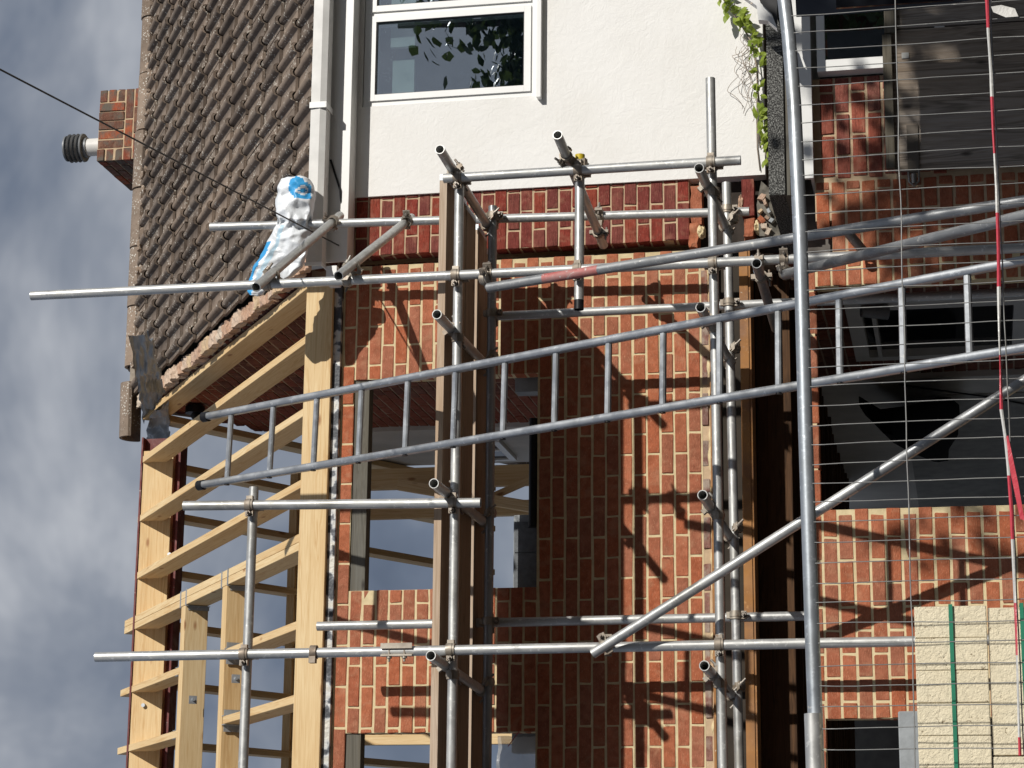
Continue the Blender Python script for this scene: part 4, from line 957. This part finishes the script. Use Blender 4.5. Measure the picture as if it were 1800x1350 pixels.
for r_ in range(2, 7):
    for i in range(2):
        blk(xr-.005-(i+1)*.418+.002, xr-.005-i*.418-.002, ztop-(r_+1)*bh-.004, ztop-r_*bh-.006, BY+.002, BY+.42, 'cream concrete block, %s one of the %s row down in the strapped stack' % (('right', 'left')[i], ('third', 'fourth', 'fifth', 'sixth', 'lowest')[r_-2]))
st_ = thing('green_strap', (xr-.3, BY, ztop-.3), 'green plastic strapping round the cream block stack', 'strap')
for zc in (at(1671, 1080, Y=BY).z, at(1796, 1080, Y=BY).z):
    b = MB(); b.box((xr-.80, BY-.0085, zc-.0055), (xr+.003, BY-.0065, zc+.0055)); b.box((xr+.0015, BY-.0064, zc-.0055), (xr+.0035, BY+.45, zc+.0055)); b.build('strap_band', GREENS, st_)
a_, c_ = at(1578, 1250, Y=-1.5), at(1620, 1250, Y=-1.5)
me = chamfer_box(.5, .1, .14, .006, .001, rb); me.materials.append(CONC); o = put('grey_block', me, None, Matrix.Translation((a_.x-.25, -1.5, a_.z-.071))); tag(o, 'grey concrete block beside the dark low opening, behind the cream stack', 'block')

# ================================================================== VINE, TREE
vin = thing('climbing_vine', (4.0, -.1, 2.6), 'green leafy vine with dry stems climbing the white wall edge', 'plant')
b = MB(); rl = random.Random(21); leaves = MB()
def leaf(P_, d_, n_, L_, W_):
    d_, n_ = d_.normalized(), n_.normalized(); s_ = d_.cross(n_).normalized(); n_ = s_.cross(d_)
    leaves.add([tuple(P_), tuple(P_+d_*L_*.35+s_*W_*.5-n_*.004), tuple(P_+d_*L_*.75+s_*W_*.32), tuple(P_+d_*L_-n_*.008), tuple(P_+d_*L_*.75-s_*W_*.32), tuple(P_+d_*L_*.35-s_*W_*.5-n_*.004), tuple(P_+d_*L_*.45+n_*.006)], [(0, 1, 6), (1, 2, 6), (2, 3, 6), (3, 4, 6), (4, 5, 6), (5, 0, 6)], 0, False)
main = [(1355, 300), (1340, 250), (1334, 200), (1332, 140), (1325, 80), (1300, 40), (1275, 5), (1262, -20)]
mp_ = [at(*p_, Y=-.12) for p_ in main]
b.path(mp_, .004, 5)
for i in range(105):
    t_ = rl.random()**.8*(len(main)-1); k = min(int(t_), len(main)-2); P_ = mp_[k].lerp(mp_[k+1], t_-k)
    d_ = Vector((rl.uniform(-1, 1), rl.uniform(-1.0, -.1), rl.uniform(-1.1, .3))); wid = .05 if k < 3 else .075
    P_ = P_ + Vector((rl.uniform(-wid, wid)*.4, rl.uniform(-.06, 0), rl.uniform(-wid, wid)*.5)); L_ = rl.uniform(.045, .085)
    leaf(P_, d_, Vector((rl.uniform(-.5, .5), -1, rl.uniform(.0, .9))), L_, L_*.52)
for i in range(9):
    x0_, y0_ = rl.uniform(1270, 1325), rl.uniform(25, 110); pts = []
    gx, gy = rl.uniform(-.3, 1.1), rl.uniform(3.5, 7)
    for k in range(24):
        pts.append(at(x0_+26*noise.noise(Vector((i*3.7, k*.16, 0)))+k*gx, y0_+k*gy+16*noise.noise(Vector((i*1.7, k*.2, 5))), Y=-.10-.02*noise.noise(Vector((i, k*.2, 9)))))
    b.path(pts, .0016, 4)
for yy in (200, 260, 300): b.path([at(1330, yy-90, Y=-.085), at(1331, yy-40, Y=-.085), at(1336, yy, Y=-.085)], .003, 5)
b.build('stem', STEM, vin); leaves.build('leaves', LEAFV, vin, 'stuff')
def tree(name, tb, top, spread, nleaf, lsize, seed, label, cat, z0=1.0):
    global leaves
    tre = thing(name, tb, label, cat); b = MB(); rl = random.Random(seed); h = top
    b.path([tb, tb+Vector((.05, 0, h*.2)), tb+Vector((-.05, .1, h*.45)), tb+Vector((0, .1, h*.7)), tb+Vector((.1, 0, h*.93))], lambda t_: .16*(1-t_)+.03, 9); tips = []
    for i in range(30):
        z_ = rl.uniform(z0, h*.78); an = rl.uniform(0, 6.28); L_ = rl.uniform(.5, 1.0)*spread; s_ = tb+Vector((0, .08, z_)); e_ = s_+Vector((math.cos(an)*L_, math.sin(an)*L_, rl.uniform(.0, h*.15)))
        b.path([s_, s_.lerp(e_, .5)+Vector((0, 0, .1)), e_], lambda t_: .045*(1-t_)+.008, 6); tips.append((s_, e_))
    b.build('trunk', BARK, tre); leaves = MB()
    for i in range(nleaf):
        s_, e_ = rl.choice(tips); c_ = s_.lerp(e_, rl.uniform(.25, 1.05)) + Vector((rl.gauss(0, .30), rl.gauss(0, .30), rl.gauss(0, .22))); L_ = rl.uniform(.75, 1.2)*lsize
        leaf(c_, Vector((rl.uniform(-1, 1), rl.uniform(-1, 1), rl.uniform(-.8, .5))), Vector((rl.uniform(-1, 1), rl.uniform(-1, 1), 1)), L_, L_*.8)
    leaves.build('crown', LEAFT, tre)
tree('garden_tree', Vector((8.1, -6.9, 0)), 6.2, 1.95, 14000, .115, 4, 'dense low garden tree that shades the plywood hoarding', 'tree')
tree('garden_tree', Vector((10.3, -12.2, 0)), 8.5, 1.5, 8500, .155, 9, 'tall large-leaved tree seen reflected in the upstairs window', 'tree', 3.2)

# ================================================================== ADDED HOUSES ACROSS THE STREET (unseen, block low sky to deepen the shade)
hb = brick_mat('added_house_brick', [(.26,.10,.06)], (.34,.18,.12)); ht = simple('added_house_roof', (.13,.10,.085), .9, 0, .3, 4); hg = simple('added_house_glass', (.03,.035,.04), .1)
for k, nm in enumerate(('left', 'middle', 'right')):
    x0_ = -22 + 19*k; y1_ = -27.0
    h_ = thing('added_street_house', (x0_+9, y1_-4, 0), 'unseen brick house added across the street to deepen the shade, %s one of the row' % nm, 'house', 'added houses across the street')
    b = MB(); b.box((x0_, y1_-8, 0), (x0_+18.2, y1_, 6.0)); b.build('wall', hb, h_)
    b = MB(); v = [(x0_-.3, y1_+.4, 5.9), (x0_+18.5, y1_+.4, 5.9), (x0_+18.5, y1_-8.4, 5.9), (x0_-.3, y1_-8.4, 5.9), (x0_-.3, y1_-4, 9.4), (x0_+18.5, y1_-4, 9.4)]
    b.add(v, [(0, 1, 5, 4), (2, 3, 4, 5), (0, 4, 3), (1, 2, 5), (0, 3, 2, 1)]); b.build('roof', ht, h_)
    for i in range(4):
        for z_ in (1.0, 3.7):
            b = MB(); b.box((x0_+1.2+i*4.4, y1_+.004, z_), (x0_+3.2+i*4.4, y1_+.06, z_+1.3)); f_ = b.build('window', UPVC, h_)
            b = MB(); b.box((x0_+1.3+i*4.4, y1_+.0605, z_+.1), (x0_+3.1+i*4.4, y1_+.066, z_+1.2)); b.build('pane', hg, f_)
    b = MB(); b.box((x0_+3.7, y1_+.004, 0), (x0_+4.7, y1_+.07, 2.1)); b.build('door', BLACKP, h_)
